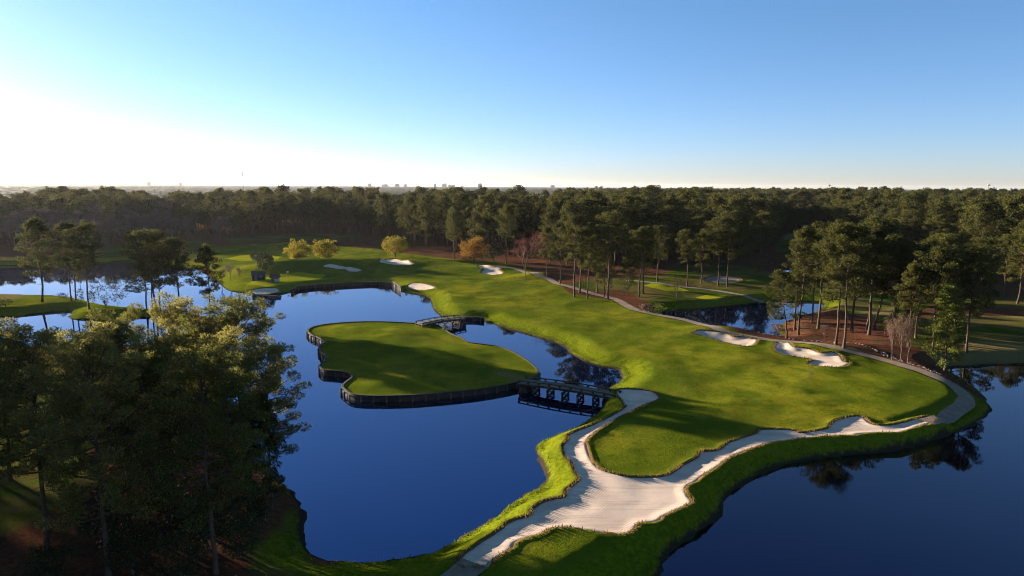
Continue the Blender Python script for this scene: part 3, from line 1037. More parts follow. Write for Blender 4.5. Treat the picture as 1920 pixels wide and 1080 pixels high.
def pine_parts(seed, H=24.0, cb=0.5, R=4.6, nl=34, per=66, L=0.62, Wd=0.20, clr=1.22, lean=0.0, k=7, r0=0.23, top=0.6, dead=5, dome=0.0, limb=1.0):
    """tall pine: bare tapering trunk with limbs, foliage in flat clumps at the limb ends"""
    r = np.random.default_rng(seed)
    m = MB()
    n = 11
    t = np.linspace(0, 1, n)
    wob = np.cumsum(r.normal(0, 0.10, (n, 2)), 0)
    wob -= wob[0]
    P = np.c_[wob + np.c_[lean * t ** 1.3 * H, np.zeros(n)], t * H * 0.97]
    rad = r0 * (1 - t) ** 0.75 + 0.035
    rad[0] *= 1.35
    m.tube(P, rad, k)
    cen, crad = [], []
    az = r.uniform(0, 6.28)
    for i in range(nl):
        u = (i + r.uniform(0.1, 0.9)) / nl
        u = u ** 0.85
        h = cb + (0.985 - cb) * u
        prof = (0.45 + 0.65 * math.sin(math.pi * min(1, u * top + 0.22))) * (1 - (0.55 - 0.35 * dome) * max(0, u - 0.75) / 0.25)
        ln = R * prof * r.uniform(0.65, 1.15)
        az += 2.4 + r.normal(0, 0.35)
        el = math.radians(-6 + (55 + 10 * dome) * u ** (1.6 + 0.5 * dome) + r.normal(0, 8))
        b = np.array([np.interp(h, t, P[:, 0]), np.interp(h, t, P[:, 1]), h * H * 0.97])
        d = np.array([math.cos(az) * math.cos(el), math.sin(az) * math.cos(el), math.sin(el)])
        s = np.linspace(0, 1, 4)[:, None]
        Q = b + d * s * ln + np.array([0, 0, 1]) * (s ** 2) * ln * 0.18 + r.normal(0, 0.05, (4, 3)) * s * ln * 0.5
        m.tube(Q, np.linspace(0.085 * limb * (1.15 - 0.6 * u) * (H / 24), 0.018 * limb, 4), 4)
        for c in range(3):
            f = (0.45, 0.75, 1.0)[c]
            if c == 0 and r.random() < 0.35:
                continue
            p = b + (Q[-1] - b) * f + r.normal(0, 0.30, 3) * clr
            cen.append(p + np.array([0, 0, 0.2]))
            crad.append(clr * r.uniform(0.7, 1.15) * (0.85 if c == 0 else 1.0))
    for i in range(dead):
        h = r.uniform(cb * 0.6, cb)
        az = r.uniform(0, 6.28)
        b = np.array([np.interp(h, t, P[:, 0]), np.interp(h, t, P[:, 1]), h * H * 0.97])
        ln = r.uniform(0.8, 2.4)
        m.tube(np.array([b, b + np.array([math.cos(az), math.sin(az), 0.1]) * ln * 0.6, b + np.array([math.cos(az + 0.3), math.sin(az + 0.3), -0.05]) * ln]), [0.05, 0.03, 0.012], 3)
    cen.append(P[-1] + np.array([0, 0, 0.1]))
    crad.append(clr)
    V, F = blob_cards(np.array(cen), crad, per, L, Wd, r)
    return m, V, F


def pine_meshes(name, bark, leaf, **kw):
    m, V, F = pine_parts(**kw)
    return m.mesh(name + '_trunk', bark, True), np_mesh(name + '_crown', V, F, leaf), kw.get('H', 24.0)


def branch_tree(seed, H, spread, levels, bark_r, nb=(4, 3, 3, 3), trunk=0.28, droop=0.0, tips=None):
    """branching broadleaf skeleton; returns tubes and the twig tips"""
    r = np.random.default_rng(seed)
    m = MB()
    tip = []

    def grow(b, d, ln, rad, lev):
        d = d / np.linalg.norm(d)
        p1 = b + d * ln * 0.5 + r.normal(0, 0.04, 3) * ln
        e = b + d * ln + r.normal(0, 0.06, 3) * ln - np.array([0, 0, droop * ln * lev * 0.1])
        m.tube(np.array([b, p1, e]), [rad, rad * 0.8, rad * 0.6], 6 if lev == 0 else (4 if lev < 3 else 3))
        if lev >= levels:
            tip.append(e)
            return
        for i in range(nb[min(lev, len(nb) - 1)] + (1 if r.random() < 0.3 else 0)):
            a = r.uniform(0, 6.28)
            sp = spread * r.uniform(0.5, 1.2)
            q = r.normal(size=3)
            q -= q @ d * d
            q /= np.linalg.norm(q)
            f = r.uniform(0.55, 1.0) if i else 1.0
            grow(b + (e - b) * f, d * math.cos(sp) + q * math.sin(sp) + np.array([0, 0, 0.12]), ln * r.uniform(0.58, 0.82), rad * 0.58, lev + 1)

    grow(np.zeros(3), np.array([0, 0, 1.0]), H * trunk, bark_r, 0)
    return m, np.array(tip)


def broad_meshes(name, bark, leaf, seed, H=8.0, R=4.5, trunk=0.22, per=44, L=0.45, Wd=0.26, nclump=120, clr=1.0, zc=0.57, zr=0.44, levels=3):
    """round crowned tree: forking trunk, leaf clumps through an ellipsoid"""
    r = np.random.default_rng(seed)
    m, tip = branch_tree(seed, H, 0.62, levels, 0.02 * H + 0.06, trunk=trunk)
    q = r.normal(size=(nclump, 3))
    q /= np.linalg.norm(q, axis=1)[:, None]
    q *= (r.uniform(0.35, 1.0, nclump) ** 0.45)[:, None] * (1 + 0.14 * r.normal(size=nclump))[:, None]
    cen = q * np.array([R - clr * 0.6, R - clr * 0.6, H * zr - clr * 0.4]) + np.array([0, 0, H * zc])
    V, F = blob_cards(cen, clr * r.uniform(0.6, 1.15, nclump), per, L, Wd, r, 0.85, 0.1)
    return m.mesh(name + '_trunk', bark, True), np_mesh(name + '_crown', V, F, leaf), H


def bare_meshes(name, bark, leaf, seed, H=12.0, trunk=0.3, spread=0.5, levels=5, per=6, L=0.5, Wd=0.05, nb=(4, 3, 3, 2, 2), rad=None):
    """leafless tree whose crown is a haze of fine twigs"""
    r = np.random.default_rng(seed)
    m, tip = branch_tree(seed, H, spread, levels, rad or 0.012 * H + 0.02, nb=nb, trunk=trunk)
    V = np.vstack(m.V)
    zmax = V[:, 2].max()
    for i in range(len(m.V)):
        m.V[i] = m.V[i] * (H / zmax)
    tip = tip * (H / zmax)
    C = np.repeat(tip, per, 0) + r.normal(0, 0.22 * H / 12, (len(tip) * per, 3))
    D = r.normal(size=C.shape) + np.array([0, 0, 0.5])
    Vc, Fc = diamonds(C, D, L, Wd, r)
    return m.mesh(name + '_trunk', bark, True), np_mesh(name + '_twigs', Vc, Fc, leaf), H


def plant(kind, meshes, label, cat, xy, h, group=None, wide=1.0, rz=None, parts=('trunk', 'crown'), z=None):
    tm, cm, H = meshes
    zz = float(ground_z([xy])[0]) - 0.08 if z is None else z
    s = h / H
    t = thing(kind, label, cat, (xy[0], xy[1], zz), random.uniform(0, 6.28) if rz is None else rz, (s * wide, s * wide, s), group)
    add(parts[0], tm, t)
    add(parts[1], cm, t)
    return t


def base_of(px, py):
    p = at(px, py, 1.6)
    for _ in range(3):
        z = float(ground_z(p)[0])
        p = at(px, py, z)
    return p[0]


def height_at(xy, px, ptop):
    d = rays(np.array([px]), np.array([ptop]))[0]
    z = CAM_H + d[2] * xy[1] / d[1]
    return max(1.0, z - float(ground_z([xy])[0]))


MID = [pine_meshes('pine_%s' % 'abcdefgh'[i], M_BARK, M_PINE, seed=20 + i, cb=c, R=R, nl=nl, top=tp, lean=le)
       for i, (c, R, nl, tp, le) in enumerate([(0.50, 4.3, 36, 0.6, 0.0), (0.40, 3.9, 40, 0.62, 0.02), (0.54, 4.5, 32, 0.55, 0.0), (0.34, 4.1, 44, 0.7, 0.0), (0.52, 3.8, 34, 0.6, 0.03), (0.44, 4.9, 40, 0.58, 0.0)])]
SLIM = [pine_meshes('slim_pine_%s' % 'ab'[i], M_BARK, M_PINE, seed=40 + i, cb=c, R=3.0, nl=26, clr=0.95, r0=0.24, dead=9) for i, c in enumerate((0.6, 0.5))]
LOWP = [pine_meshes('low_pine_%s' % 'ab'[i], M_BARK, M_PINE, seed=50 + i, cb=0.14, R=4.6, nl=52, top=0.75) for i in range(2)]
FRESH = pine_meshes('fresh_pine', M_BARK, M_PINE_FRESH, seed=60, H=20, cb=0.14, R=3.4, nl=60, clr=1.15, per=52, top=0.72)
LEAN = pine_meshes('leaning_pine', M_BARK, M_PINE, seed=61, H=17, cb=0.3, R=4.6, nl=30, lean=-0.16)
NEAR = [pine_meshes('near_pine_%s' % 'abcde'[i], M_BARK, (M_PINE_DARK, M_PINE_NEAR, M_PINE_NEAR, M_PINE_DARK)[i], seed=70 + i, H=24, cb=c, R=R, nl=nl, per=165, L=0.44, Wd=0.10, clr=1.12, k=9, r0=0.25, dead=12, dome=1.0, limb=1.35)
        for i, (c, R, nl) in enumerate([(0.36, 5.2, 62), (0.30, 5.6, 68), (0.38, 5.0, 58), (0.32, 5.6, 66)])]
ROUND = {c: broad_meshes('round_%s' % c, M_BARKG, mt, sd, H=8, R=4.6) for c, mt, sd in (('yellow', M_YELLOW, 81), ('orange', M_ORANGE, 82), ('dark', M_OAK, 83), ('lime', M_LIME, 84))}
ROUND2 = broad_meshes('round_yellow_b', M_BARKG, M_YELLOW, 86, H=8, R=4.6)
OAK = broad_meshes('spreading_oak', M_BARKG, M_OAK, 85, H=8, R=6.0, trunk=0.12, zc=0.56, zr=0.42, per=26, L=0.42, Wd=0.18, nclump=80, clr=0.95)
REDBARE = bare_meshes('red_bare', M_BARKR, M_BUD, 91, H=18, trunk=0.45, spread=0.55, levels=5, per=9, L=0.35, Wd=0.09)
GREYBARE = [bare_meshes('grey_bare_%s' % 'ab'[i], M_BARKG, M_TWIG, 92 + i, H=14, trunk=0.3, spread=0.5, levels=5, per=7, L=0.7, Wd=0.06) for i in range(2)]
BUSHBARE = bare_meshes('bare_shrub', M_BARKR, M_TANBUSH, 95, H=6, trunk=0.1, spread=0.42, levels=4, per=2, L=0.9, Wd=0.03, nb=(9, 3, 2, 2), rad=0.022)
STUNT = pine_meshes('stunted_pine', M_BARKG, M_PINE, seed=96, H=9, cb=0.25, R=2.2, nl=12, per=3, clr=0.5, r0=0.14)
SHRUB = {c: broad_meshes('shrub_%s' % c, M_BARKG, mt, sd, H=2.6, R=1.7, trunk=0.2, nclump=26, clr=0.6, per=70, L=0.28, Wd=0.14, zc=0.5, zr=0.5)
         for c, mt, sd in (('dark', M_OAK, 101), ('tan', M_TANBUSH, 102), ('lime', M_PINE_FRESH, 103), ('orange', M_ORANGE, 104))}

# --- trees on the left peninsula, between the far lake and the near pond
PEN = 'pines on the grass strip between the two left ponds'
for px, py, ptop, ms, wide, lab in [
    (79, 566, 420, MID[3], 1.0, 'lone tall pine with a tapering crown, farthest left on the grass strip'),
    (135, 570, 426, MID[1], 0.75, 'tall pine second from the left on the grass strip with a narrow high crown'),
    (142, 562, 440, SLIM[0], 0.9, 'thin pine trunk just behind the second pine of the grass strip'),
    (153, 557, 505, SLIM[1], 0.6, 'spindly young pine between two tall pines on the grass strip'),
    (168, 587, 434, MID[0], 0.85, 'tall pine beside the spreading oak on the grass strip'),
    (278, 614, 470, SLIM[1], 1.0, 'left and thinnest pine of the dense clump on the grass strip'),
    (288, 600, 462, MID[4], 0.9, 'pine at the back of the dense clump on the grass strip'),
    (295, 622, 452, MID[5], 1.05, 'broadest pine with a wide rounded crown at the front of the dense clump'),
    (303, 611, 470, MID[2], 0.9, 'pine with a curved trunk at the right of the dense clump'),
    (337, 593, 456, MID[1], 1.0, 'pine standing just right of the dense clump by the lagoon edge'),
    (394, 595, 470, MID[3], 0.85, 'last pine at the right tip of the grass strip'),
]:
    b = base_of(px, py)
    plant('pine_tree', ms, lab, 'pine tree', b, height_at(b, px, ptop) * 1.06, PEN, wide * 1.1)
b = base_of(199, 584)
plant('oak_tree', OAK, 'low spreading many stemmed evergreen oak on the grass strip', 'tree', b, height_at(b, 199, 527), wide=1.15)
for px, py, ptop, lab in [(416, 541, 497, 'bare grey tree, left of three at the edge of the putting green'), (434, 546, 490, 'tallest bare grey tree, between two others at the edge of the putting green'),
                          (450, 547, 498, 'bare grey tree, nearest the flag of three at the edge of the putting green')]:
    b = base_of(px, py)
    plant('bare_tree', GREYBARE[0], lab, 'bare tree', b, height_at(b, px, ptop), 'bare trees at the putting green', 0.9, parts=('trunk', 'twigs'))

# --- near left grove
NG = 'pines of the near left grove'
for px, py, ptop, ms, wide, lab in [
    (88, 1030, 650, NEAR[2], 1.0, 'near pine whose dark trunk stands alone on the red straw, lower left'),
    (205, 1085, 672, NEAR[1], 1.0, 'nearest pine with pale brown foliage and a straight trunk to the bottom of the view'),
    (405, 1075, 690, NEAR[3], 1.0, 'dark dense near pine in the middle of the left grove'),
    (245, 930, 612, NEAR[0], 0.95, 'pine with a rounded sunlit top behind the pale brown foliage pine'),
    (345, 890, 595, NEAR[1], 0.9, 'dome topped pine in the back middle of the left grove'),
    (462, 895, 585, NEAR[3], 1.05, 'tall open crowned pine leaning over the lagoon at the right of the left grove'),
    (330, 960, 650, NEAR[2], 0.9, 'slender pine half hidden in the centre of the left grove'),
    (150, 860, 655, NEAR[0], 0.85, 'flat topped dark pine near the small pond at the back of the left grove'),
    (20, 900, 640, NEAR[3], 1.0, 'pine at the left border of the view with dark layered limbs'),
    (-30, 1010, 690, NEAR[0], 1.0, 'near pine cut by the left border above the sunlit lawn'),
    (500, 980, 740, LOWP[0], 0.7, 'short dark pine at the lagoon bank in front of the open crowned pine'),
    (285, 1000, 690, NEAR[3], 0.9, 'pine in the middle of the left grove just right of the nearest pine'),
    (395, 930, 628, NEAR[0], 0.95, 'pine between the dome topped one and the open crowned one in the left grove'),
    (508, 955, 668, NEAR[2], 0.95, 'pine at the lagoon bank with drooping lower limbs, right edge of the left grove'),
    (60, 820, 668, NEAR[1], 0.85, 'pine behind the lone dark trunk, by the near pond bank at left'),
    (440, 990, 665, NEAR[1], 0.9, 'dark pine at the right of the left grove with limbs hanging over the bank'),
    (210, 850, 640, NEAR[2], 0.9, 'pine at the back of the left grove below the near pond'),
]:
    b = base_of(px, py)
    plant('pine_tree', ms, lab, 'pine tree', b, height_at(b, px, ptop), NG, wide)
for k, (dx, y, h) in enumerate([(9, 60, 25), (20, 66, 24), (10, 80, 26), (24, 88, 25), (12, 100, 24), (28, 108, 25), (14, 44, 24), (16, 122, 26), (34, 74, 24), (12, 36, 25), (44, 92, 25), (52, 104, 26), (40, 118, 25), (60, 126, 26), (30, 58, 25), (46, 80, 24), (66, 112, 25), (22, 132, 26), (74, 136, 25), (38, 100, 26)]):  # unseen pines; some read from trunk shadows, more added to shade the near ground
    x = -0.80 * y - dx
    plant('pine_tree', MID[k % 6], 'pine standing outside the left border of the view', 'pine tree', np.array([x, y], float), h, 'pines left of the view', 1.05)
CAM = broad_meshes('camellia', M_BARKG, M_CAMELLIA, 111, H=5, R=2.6, trunk=0.12, nclump=60, clr=0.8, per=90, L=0.22, Wd=0.12, zc=0.52, zr=0.48)


def with_flowers(meshes, seed, n):
    """the same shrub with small pink petals scattered over its foliage"""
    tm, cm, H = meshes
    a = np.zeros(len(cm.vertices) * 3, np.float32)
    cm.vertices.foreach_get('co', a)
    V0 = a.reshape(-1, 3)
    r = np.random.default_rng(seed)
    out = V0[np.argsort(-np.linalg.norm((V0 - [0, 0, 2.5]) * [1, 1, 1.1], axis=1))[:len(V0) // 2]]
    V, F = diamonds(out[r.choice(len(out), n)], r.normal(size=(n, 3)), 0.2, 0.18, r)
    f0 = np.arange(len(V0)).reshape(-1, 4)
    me = np_mesh('camellia_flowering', np.vstack([V0, V]), np.vstack([f0, F + len(V0)]), [M_CAMELLIA, M_PINK], mat_idx=np.r_[np.zeros(len(f0)), np.ones(n)])
    return tm, me, H


CAMF = with_flowers(CAM, 5, 60)
for px, py, h, lab, fl in [
    (205, 1010, 5.0, 'camellia shrub dotted with pink flowers beside the nearest pine trunk', True),
    (300, 1020, 5.5, 'large dark evergreen shrub with pink flowers in the middle of the left grove', True),
    (390, 1030, 5.0, 'dark evergreen shrub at the foot of the dense near pine', False),
    (90, 1090, 3.2, 'olive green shrub at the bottom left by the pine straw', False),
    (250, 1075, 4.2, 'dark evergreen shrub at the bottom between two near trunks', False),
    (340, 1085, 4.4, 'dark evergreen shrub at the bottom under the dense near pine', False),
    (470, 985, 4.0, 'dark rounded shrub on the lagoon bank of the left grove', False),
    (450, 1045, 3.6, 'low dark shrub on the shaded slope right of the left grove', False),
]:
    b = base_of(px, py)
    plant('evergreen_shrub', CAMF if fl else CAM, lab, 'shrub', b, h, 'shrubs under the near left grove', 1.1, parts=('stems', 'foliage'))

# --- mid ground pines behind the fairway
MP = 'pines standing along the far edge of the fairway'
for px, py, ptop, ms, wide, lab in [
    (852, 484, 396, MID[1], 0.9, 'tall slim pine left of the orange tree'),
    (949, 495, 388, MID[0], 0.9, 'pine between the orange tree and the leafless red tree'),
    (1026, 514, 425, MID[3], 0.85, 'short full pine just right of the leafless red tree'),
    (1050, 533, 418, MID[1], 0.95, 'pine beside the bend of the cart path, left end of the fairway copse'),
    (1077, 557, 410, MID[0], 0.95, 'tall straight pine on the fairway edge at the left of the copse'),
    (1087, 549, 418, SLIM[0], 1.0, 'thin pine close behind the tall straight one at the left of the copse'),
    (1102, 561, 432, MID[5], 0.85, 'pine in the middle front of the fairway copse'),
    (1140, 561, 405, MID[2], 1.0, 'tallest pine in the centre of the fairway copse'),
    (1133, 556, 440, LOWP[0], 0.7, 'low branched dark pine in the shadow of the fairway copse'),
    (1175, 552, 470, LOWP[1], 0.8, 'low branched dark pine at the right of the fairway copse'),
    (1198, 557, 432, MID[4], 1.0, 'pine with twin looking trunks at the right front of the copse'),
    (1205, 550, 426, MID[1], 1.0, 'pine directly behind the right front pine of the copse'),
    (1120, 548, 425, MID[3], 0.9, 'pine hidden in the middle of the fairway copse'),
    (1232, 528, 428, MID[5], 0.9, 'pine right of the copse with a crown merging into the wood'),
    (1288, 537, 436, MID[0], 0.95, 'pine left of the grey shaded bunker beyond the right pond'),
    (1314, 532, 432, MID[3], 0.9, 'second pine left of the grey shaded bunker beyond the right pond'),
    (1346, 536, 415, MID[2], 1.05, 'pine in front of the grey shaded bunker with a slim bare trunk'),
    (1364, 538, 404, MID[5], 1.05, 'tall pine with a forked pale trunk in front of the grey shaded bunker'),
    (1350, 501, 412, MID[1], 1.0, 'pine behind the grey shaded bunker with an orange lit trunk'),
    (1425, 506, 402, MID[0], 1.1, 'broad crowned pine right of the grey shaded bunker'),
    (1440, 498, 410, MID[4], 1.0, 'pine at the left edge of the small sunlit clearing'),
]:
    b = base_of(px, py)
    plant('pine_tree', ms, lab, 'pine tree', b, height_at(b, px, ptop), MP, wide * 1.1)
RC = 'pines of the copse on red pine straw at the right'
for px, py, ptop, ms, wide, lab in [
    (1490, 619, 470, SLIM[1], 1.0, 'slim pine behind the small leaning one at the pond'),
    (1497, 628, 438, MID[4], 0.8, 'pine at the left front of the red straw copse'),
    (1522, 604, 436, MID[1], 0.8, 'pine with a dark trunk in front of the right pond water'),
    (1534, 616, 430, MID[0], 0.95, 'tall pine with a reddish trunk right of the pond'),
    (1567, 646, 440, MID[2], 0.85, 'pine with a grey trunk nearest the cart path, left of a pair'),
    (1582, 652, 440, MID[5], 0.85, 'pine with a dark trunk nearest the cart path, right of a pair'),
    (1597, 623, 436, MID[4], 1.0, 'straight pine in the centre of the red straw copse'),
    (1625, 617, 430, MID[3], 0.85, 'pine behind the tall pale trunk in the red straw copse'),
    (1629, 628, 424, MID[2], 1.05, 'tall pine with a long pale bare trunk in the red straw copse'),
    (1673, 621, 452, MID[1], 0.85, 'pine in the right half of the red straw copse, left of a close pair'),
    (1678, 614, 455, SLIM[0], 1.1, 'pine in the right half of the red straw copse, right of a close pair'),
    (1691, 619, 466, LOWP[0], 0.6, 'short full pine above the leafless tan shrubs'),
    (1702, 650, 500, MID[3], 0.75, 'young pine behind the leafless tan shrubs'),
    (1717, 634, 470, MID[0], 0.9, 'pine just right of the leafless tan shrubs'),
    (1748, 657, 478, MID[2], 0.9, 'pine left of the fresh green low branched pine'),
    (1785, 664, 500, MID[4], 0.9, 'pine right behind the fresh green low branched pine'),
    (1812, 664, 470, MID[1], 0.9, 'pine with a grey trunk standing at the right end of the tan grass'),
    (1835, 583, 456, MID[0], 1.1, 'pine beside the sandy strip far right'),
    (1880, 562, 450, MID[5], 1.0, 'slightly leaning pine on the far right lawn, left of a pair'),
    (1907, 570, 446, MID[3], 1.0, 'straight pine on the far right lawn, right of a pair'),
    (1760, 600, 452, MID[5], 1.0, 'broad pine behind the fresh green pine'),
]:
    b = base_of(px, py)
    plant('pine_tree', ms, lab, 'pine tree', b, height_at(b, px, ptop) * 1.03, RC, wide * 1.15)
b = base_of(1640, 618)
plant('pine_tree', pine_meshes('tilted_pine', M_BARK, M_PINE, seed=63, H=20, cb=0.62, R=4.0, nl=24, lean=0.2), 'tilted pine leaning to the right in the red straw copse', 'pine tree', b, height_at(b, 1640, 462), RC, rz=0.0)
b = base_of(1475, 634)
plant('pine_tree', LEAN, 'small pine with a leaning trunk between the pond and the cart path', 'pine tree', b, height_at(b, 1475, 518), RC, rz=0.0)
b = base_of(1771, 698)
plant('pine_tree', FRESH, 'fresh green pine with branches almost to the ground by the right lake', 'pine tree', b, height_at(b, 1771, 538), RC)
b = base_of(1268, 563)
plant('pine_tree', STUNT, 'stunted nearly dead little pine in the shaded hollow left of the right pond', 'pine tree', b, height_at(b, 1268, 518))
b = base_of(1518, 710)
plant('sapling', STUNT, 'tiny dark sapling alone on the fairway below the large two lobed bunker', 'sapling', b, 2.0, wide=1.6)

# --- broadleaf trees near the greens
for kind, px, py, ptop, ms, wide, lab in [
    ('yellow_tree', 560, 495, 451, ROUND['yellow'], 1.22, 'round golden yellow tree, left of the pair behind the putting green'),
    ('yellow_tree', 611, 491, 449, ROUND2, 1.18, 'round yellow green tree, right of the pair behind the putting green'),
    ('yellow_tree', 741, 482, 443, ROUND2, 1.35, 'round yellow green tree standing alone above the shaded bunker'),
    ('orange_tree', 889, 491, 446, ROUND['orange'], 1.4, 'orange leaved round tree in front of the dark pine wood'),
    ('dark_tree', 925, 490, 455, ROUND['dark'], 1.1, 'dark round evergreen beside the orange tree'),
    ('dark_tree', 480, 503, 468, ROUND['dark'], 0.8, 'dark round tree above the blue hut, left of two'),
    ('dark_tree', 497, 500, 470, ROUND['dark'], 0.8, 'dark round tree above the blue hut, right of two'),
    ('dark_tree', 660, 458, 428, ROUND['dark'], 0.6, 'small dark conical tree in front of the far wood'),
]:
    b = base_of(px, py)
    plant(kind, ms, lab, 'tree', b, height_at(b, px, ptop), None, wide * 0.9)
b = base_of(984, 528)
plant('bare_tree', REDBARE, 'leafless tree with red buds standing alone at the fairway edge', 'bare tree', b, height_at(b, 984, 432), parts=('trunk', 'twigs'))
for px, py, ptop, lab in [(1672, 676, 590, 'leafless tan shrub, left of the thicket by the cart path'), (1688, 680, 580, 'tallest leafless tan shrub of the thicket by the cart path'),
                          (1702, 676, 596, 'leafless tan shrub, right of the thicket by the cart path'), (1545, 640, 606, 'small leafless shrub alone on the red pine straw')]:
    b = base_of(px, py)
    plant('bare_shrub', BUSHBARE, lab, 'shrub', b, height_at(b, px, ptop), 'leafless shrubs by the cart path', 0.8, parts=('stems', 'twigs'))
for px, py, h, c, lab in [(1211, 585, 2.6, 'tan', 'rounded pinkish tan shrub beside the cart path'), (1233, 588, 2.8, 'lime', 'yellow green shrub beside the pinkish tan one at the path'),
                          (385, 470, 4.0, 'orange', 'small bright orange shrub on the far left lawn'), (118, 560, 1.8, 'dark', 'low dark shrub on the left grass strip'),
                          (10, 575, 2.2, 'dark', 'low dark bush at the left end of the grass strip'), (1455, 622, 2.4, 'tan', 'tan shrub at the edge of the right pond')]:
    b = base_of(px, py)
    plant('shrub', SHRUB[c], lab, 'shrub', b, h, None, 1.2, parts=('stems', 'foliage'))

# ------------------------------------------------------------------ the pine woods
FRONT = np.array([(-500, 468), (0, 464), (200, 461), (370, 453), (420, 452), (560, 446), (640, 440), (700, 446), (760, 458), (850, 472), (950, 484), (1030, 492), (1100, 505), (1200, 507),
                  (1260, 500), (1300, 497), (1420, 490), (1448, 478), (1455, 440), (1560, 441), (1600, 462), (1640, 472), (1700, 486), (1800, 508), (1920, 532), (2100, 550), (2500, 600)], float)


def img_of(P, z):
    q = np.c_[P, np.full(len(P), z) if np.isscalar(z) else z] - np.array([0, 0, CAM_H])
    dz = q @ _F
    return 960 + FPX * (q @ _R) / dz, 540 - FPX * (q @ _U) / dz, dz


cand = []
rr = 175.0
wr = np.random.default_rng(11)
while rr < 1750:
    st = 7.2 + rr * 0.0045
    th = np.arange(-0.78, 0.78, st / rr) + wr.uniform(0, st / rr)
    th = th + wr.normal(0, 0.33, len(th)) * st / rr
    rads = rr + wr.normal(0, 0.33, len(th)) * st
    cand.append(np.stack([np.sin(th) * rads, np.cos(th) * rads], 1))
    rr += st
cand = np.vstack(cand)
gz, wd = fields(cand)
ix, iy, dz = img_of(cand, gz)
ok = (wd > 3) & (iy < np.interp(ix, FRONT[:, 0], FRONT[:, 1]))
for q in TURF[5:7] + TURF[8:]:
    ok &= sdf(cand, q, 8.0) < 1.0
cand, ix, iy, gz = cand[ok], ix[ok], iy[ok], gz[ok]
left = ix < 400 + wr.normal(0, 25, len(ix))
dist = np.linalg.norm(cand, axis=1)
# openings: fairways running through the wood
opening = np.zeros(len(dist), bool)
front_gap = iy - np.interp(ix, FRONT[:, 0], FRONT[:, 1])
kind = np.where(left & (front_gap > -9 - 5 * wr.random(len(ix))), 'h', 'p')
u = wr.random(len(ix))
kind = np.where((kind == 'p') & left & (u < 0.25), 'h', kind)
kind = np.where((u > 0.985) & (dist < 1100) & left, 'l', kind)
kind = np.where((u > 0.994) & ~left & (dist > 330), 'l', kind)
keep = ~opening & ~((dist > 620 + 60 * vnoise(ix / 60, ix * 0)) & (ix < 1050 + 250 * wr.random(len(ix))))
cand, ix, iy, gz, left, dist, kind = cand[keep], ix[keep], iy[keep], gz[keep], left[keep], dist[keep], kind[keep]
clump = vnoise(cand[:, 0] / 45, cand[:, 1] / 60)
fg = front_gap[keep]
hts = np.where(kind == 'h', 10.5 + 8 * sst(0, -22, fg) + wr.uniform(-2.5, 2.5, len(ix)), np.where(left, 13 + 9 * sst(-3, -26, fg) + wr.uniform(-3, 3, len(ix)), np.clip(wr.normal(20.5, 3.2, len(ix)), 11, 28))) + 2.2 * clump
order = np.argsort(dist)
nP = nH = nL = 0
FARW = [pine_meshes('wood_pine_%s' % 'abcdef'[i], M_BARK, M_PINE, seed=120 + i, H=24, cb=c, R=R, nl=36, per=26, L=0.85, Wd=0.34, clr=1.45, k=5, dead=2)
        for i, (c, R) in enumerate([(0.36, 5.2), (0.42, 4.8), (0.30, 5.6), (0.26, 5.0), (0.42, 5.4)])]
HARD = [bare_meshes('wood_bare_%s' % 'ab'[i], M_BARKG, M_TWIG, 130 + i, H=18, trunk=0.25, spread=0.5, levels=4, per=14, L=1.5, Wd=0.16, nb=(5, 3, 3, 3)) for i in range(2)]
LIME = broad_meshes('wood_lime', M_BARKG, M_LIME, 140, H=19, R=5.0, trunk=0.4, nclump=46, clr=1.5, per=9, L=1.0, Wd=0.5, zc=0.68, zr=0.32)


def belt_label(x, y):
    if x < 400:
        return 'tall pine with a dark top in the left wood beyond the far lake', 'pines of the left wood'
    if x < 700:
        return 'pine in the wood behind the two round yellow trees', 'pines behind the yellow trees'
    if x < 1000:
        return 'pine in the dark wood behind the orange tree', 'pines behind the orange tree'
    if x < 1250:
        return 'pine in the wood behind the fairway copse', 'pines behind the fairway copse'
    if x < 1450:
        return 'pine in the wood beyond the grey shaded bunker', 'pines beyond the grey bunker'
    if x < 1700:
        return 'pine in the wood around the small sunlit clearing', 'pines around the clearing'
    return 'pine in the wood at the right behind the red straw copse', 'pines behind the red straw copse'


stuff_pts = []
for i in order:
    xy = cand[i]
    vis = -40 < ix[i] < 1960
    if kind[i] == 'p' and nP < 228 and vis:
        nP += 1
        lab, grp = belt_label(ix[i], iy[i])
        plant('pine_tree', FARW[i % 5], lab, 'pine tree', xy, hts[i], grp, wr.uniform(0.85, 1.1), z=gz[i])
    elif kind[i] == 'h' and nH < 75 and vis:
        nH += 1
        far_left = ix[i] < 400
        plant('bare_tree', HARD[i % 2], 'leafless grey brown tree in the shaded front of the left wood' if far_left else 'leafless grey brown tree among the pines', 'bare tree', xy, hts[i],
              'leafless trees of the left wood', wr.uniform(0.9, 1.15), z=gz[i], parts=('trunk', 'twigs'))
    elif kind[i] == 'l' and nL < 14 and vis:
        nL += 1
        plant('lime_tree', LIME, 'tree in bright yellow green new leaf rising out of the woods', 'tree', xy, hts[i] * 0.92, 'fresh green trees in the woods', wr.uniform(0.85, 1.1), z=gz[i])
    else:
        stuff_pts.append((xy[0], xy[1], gz[i], hts[i], {'p': i % 5, 'h': 5 + i % 2, 'l': 7}[kind[i]]))


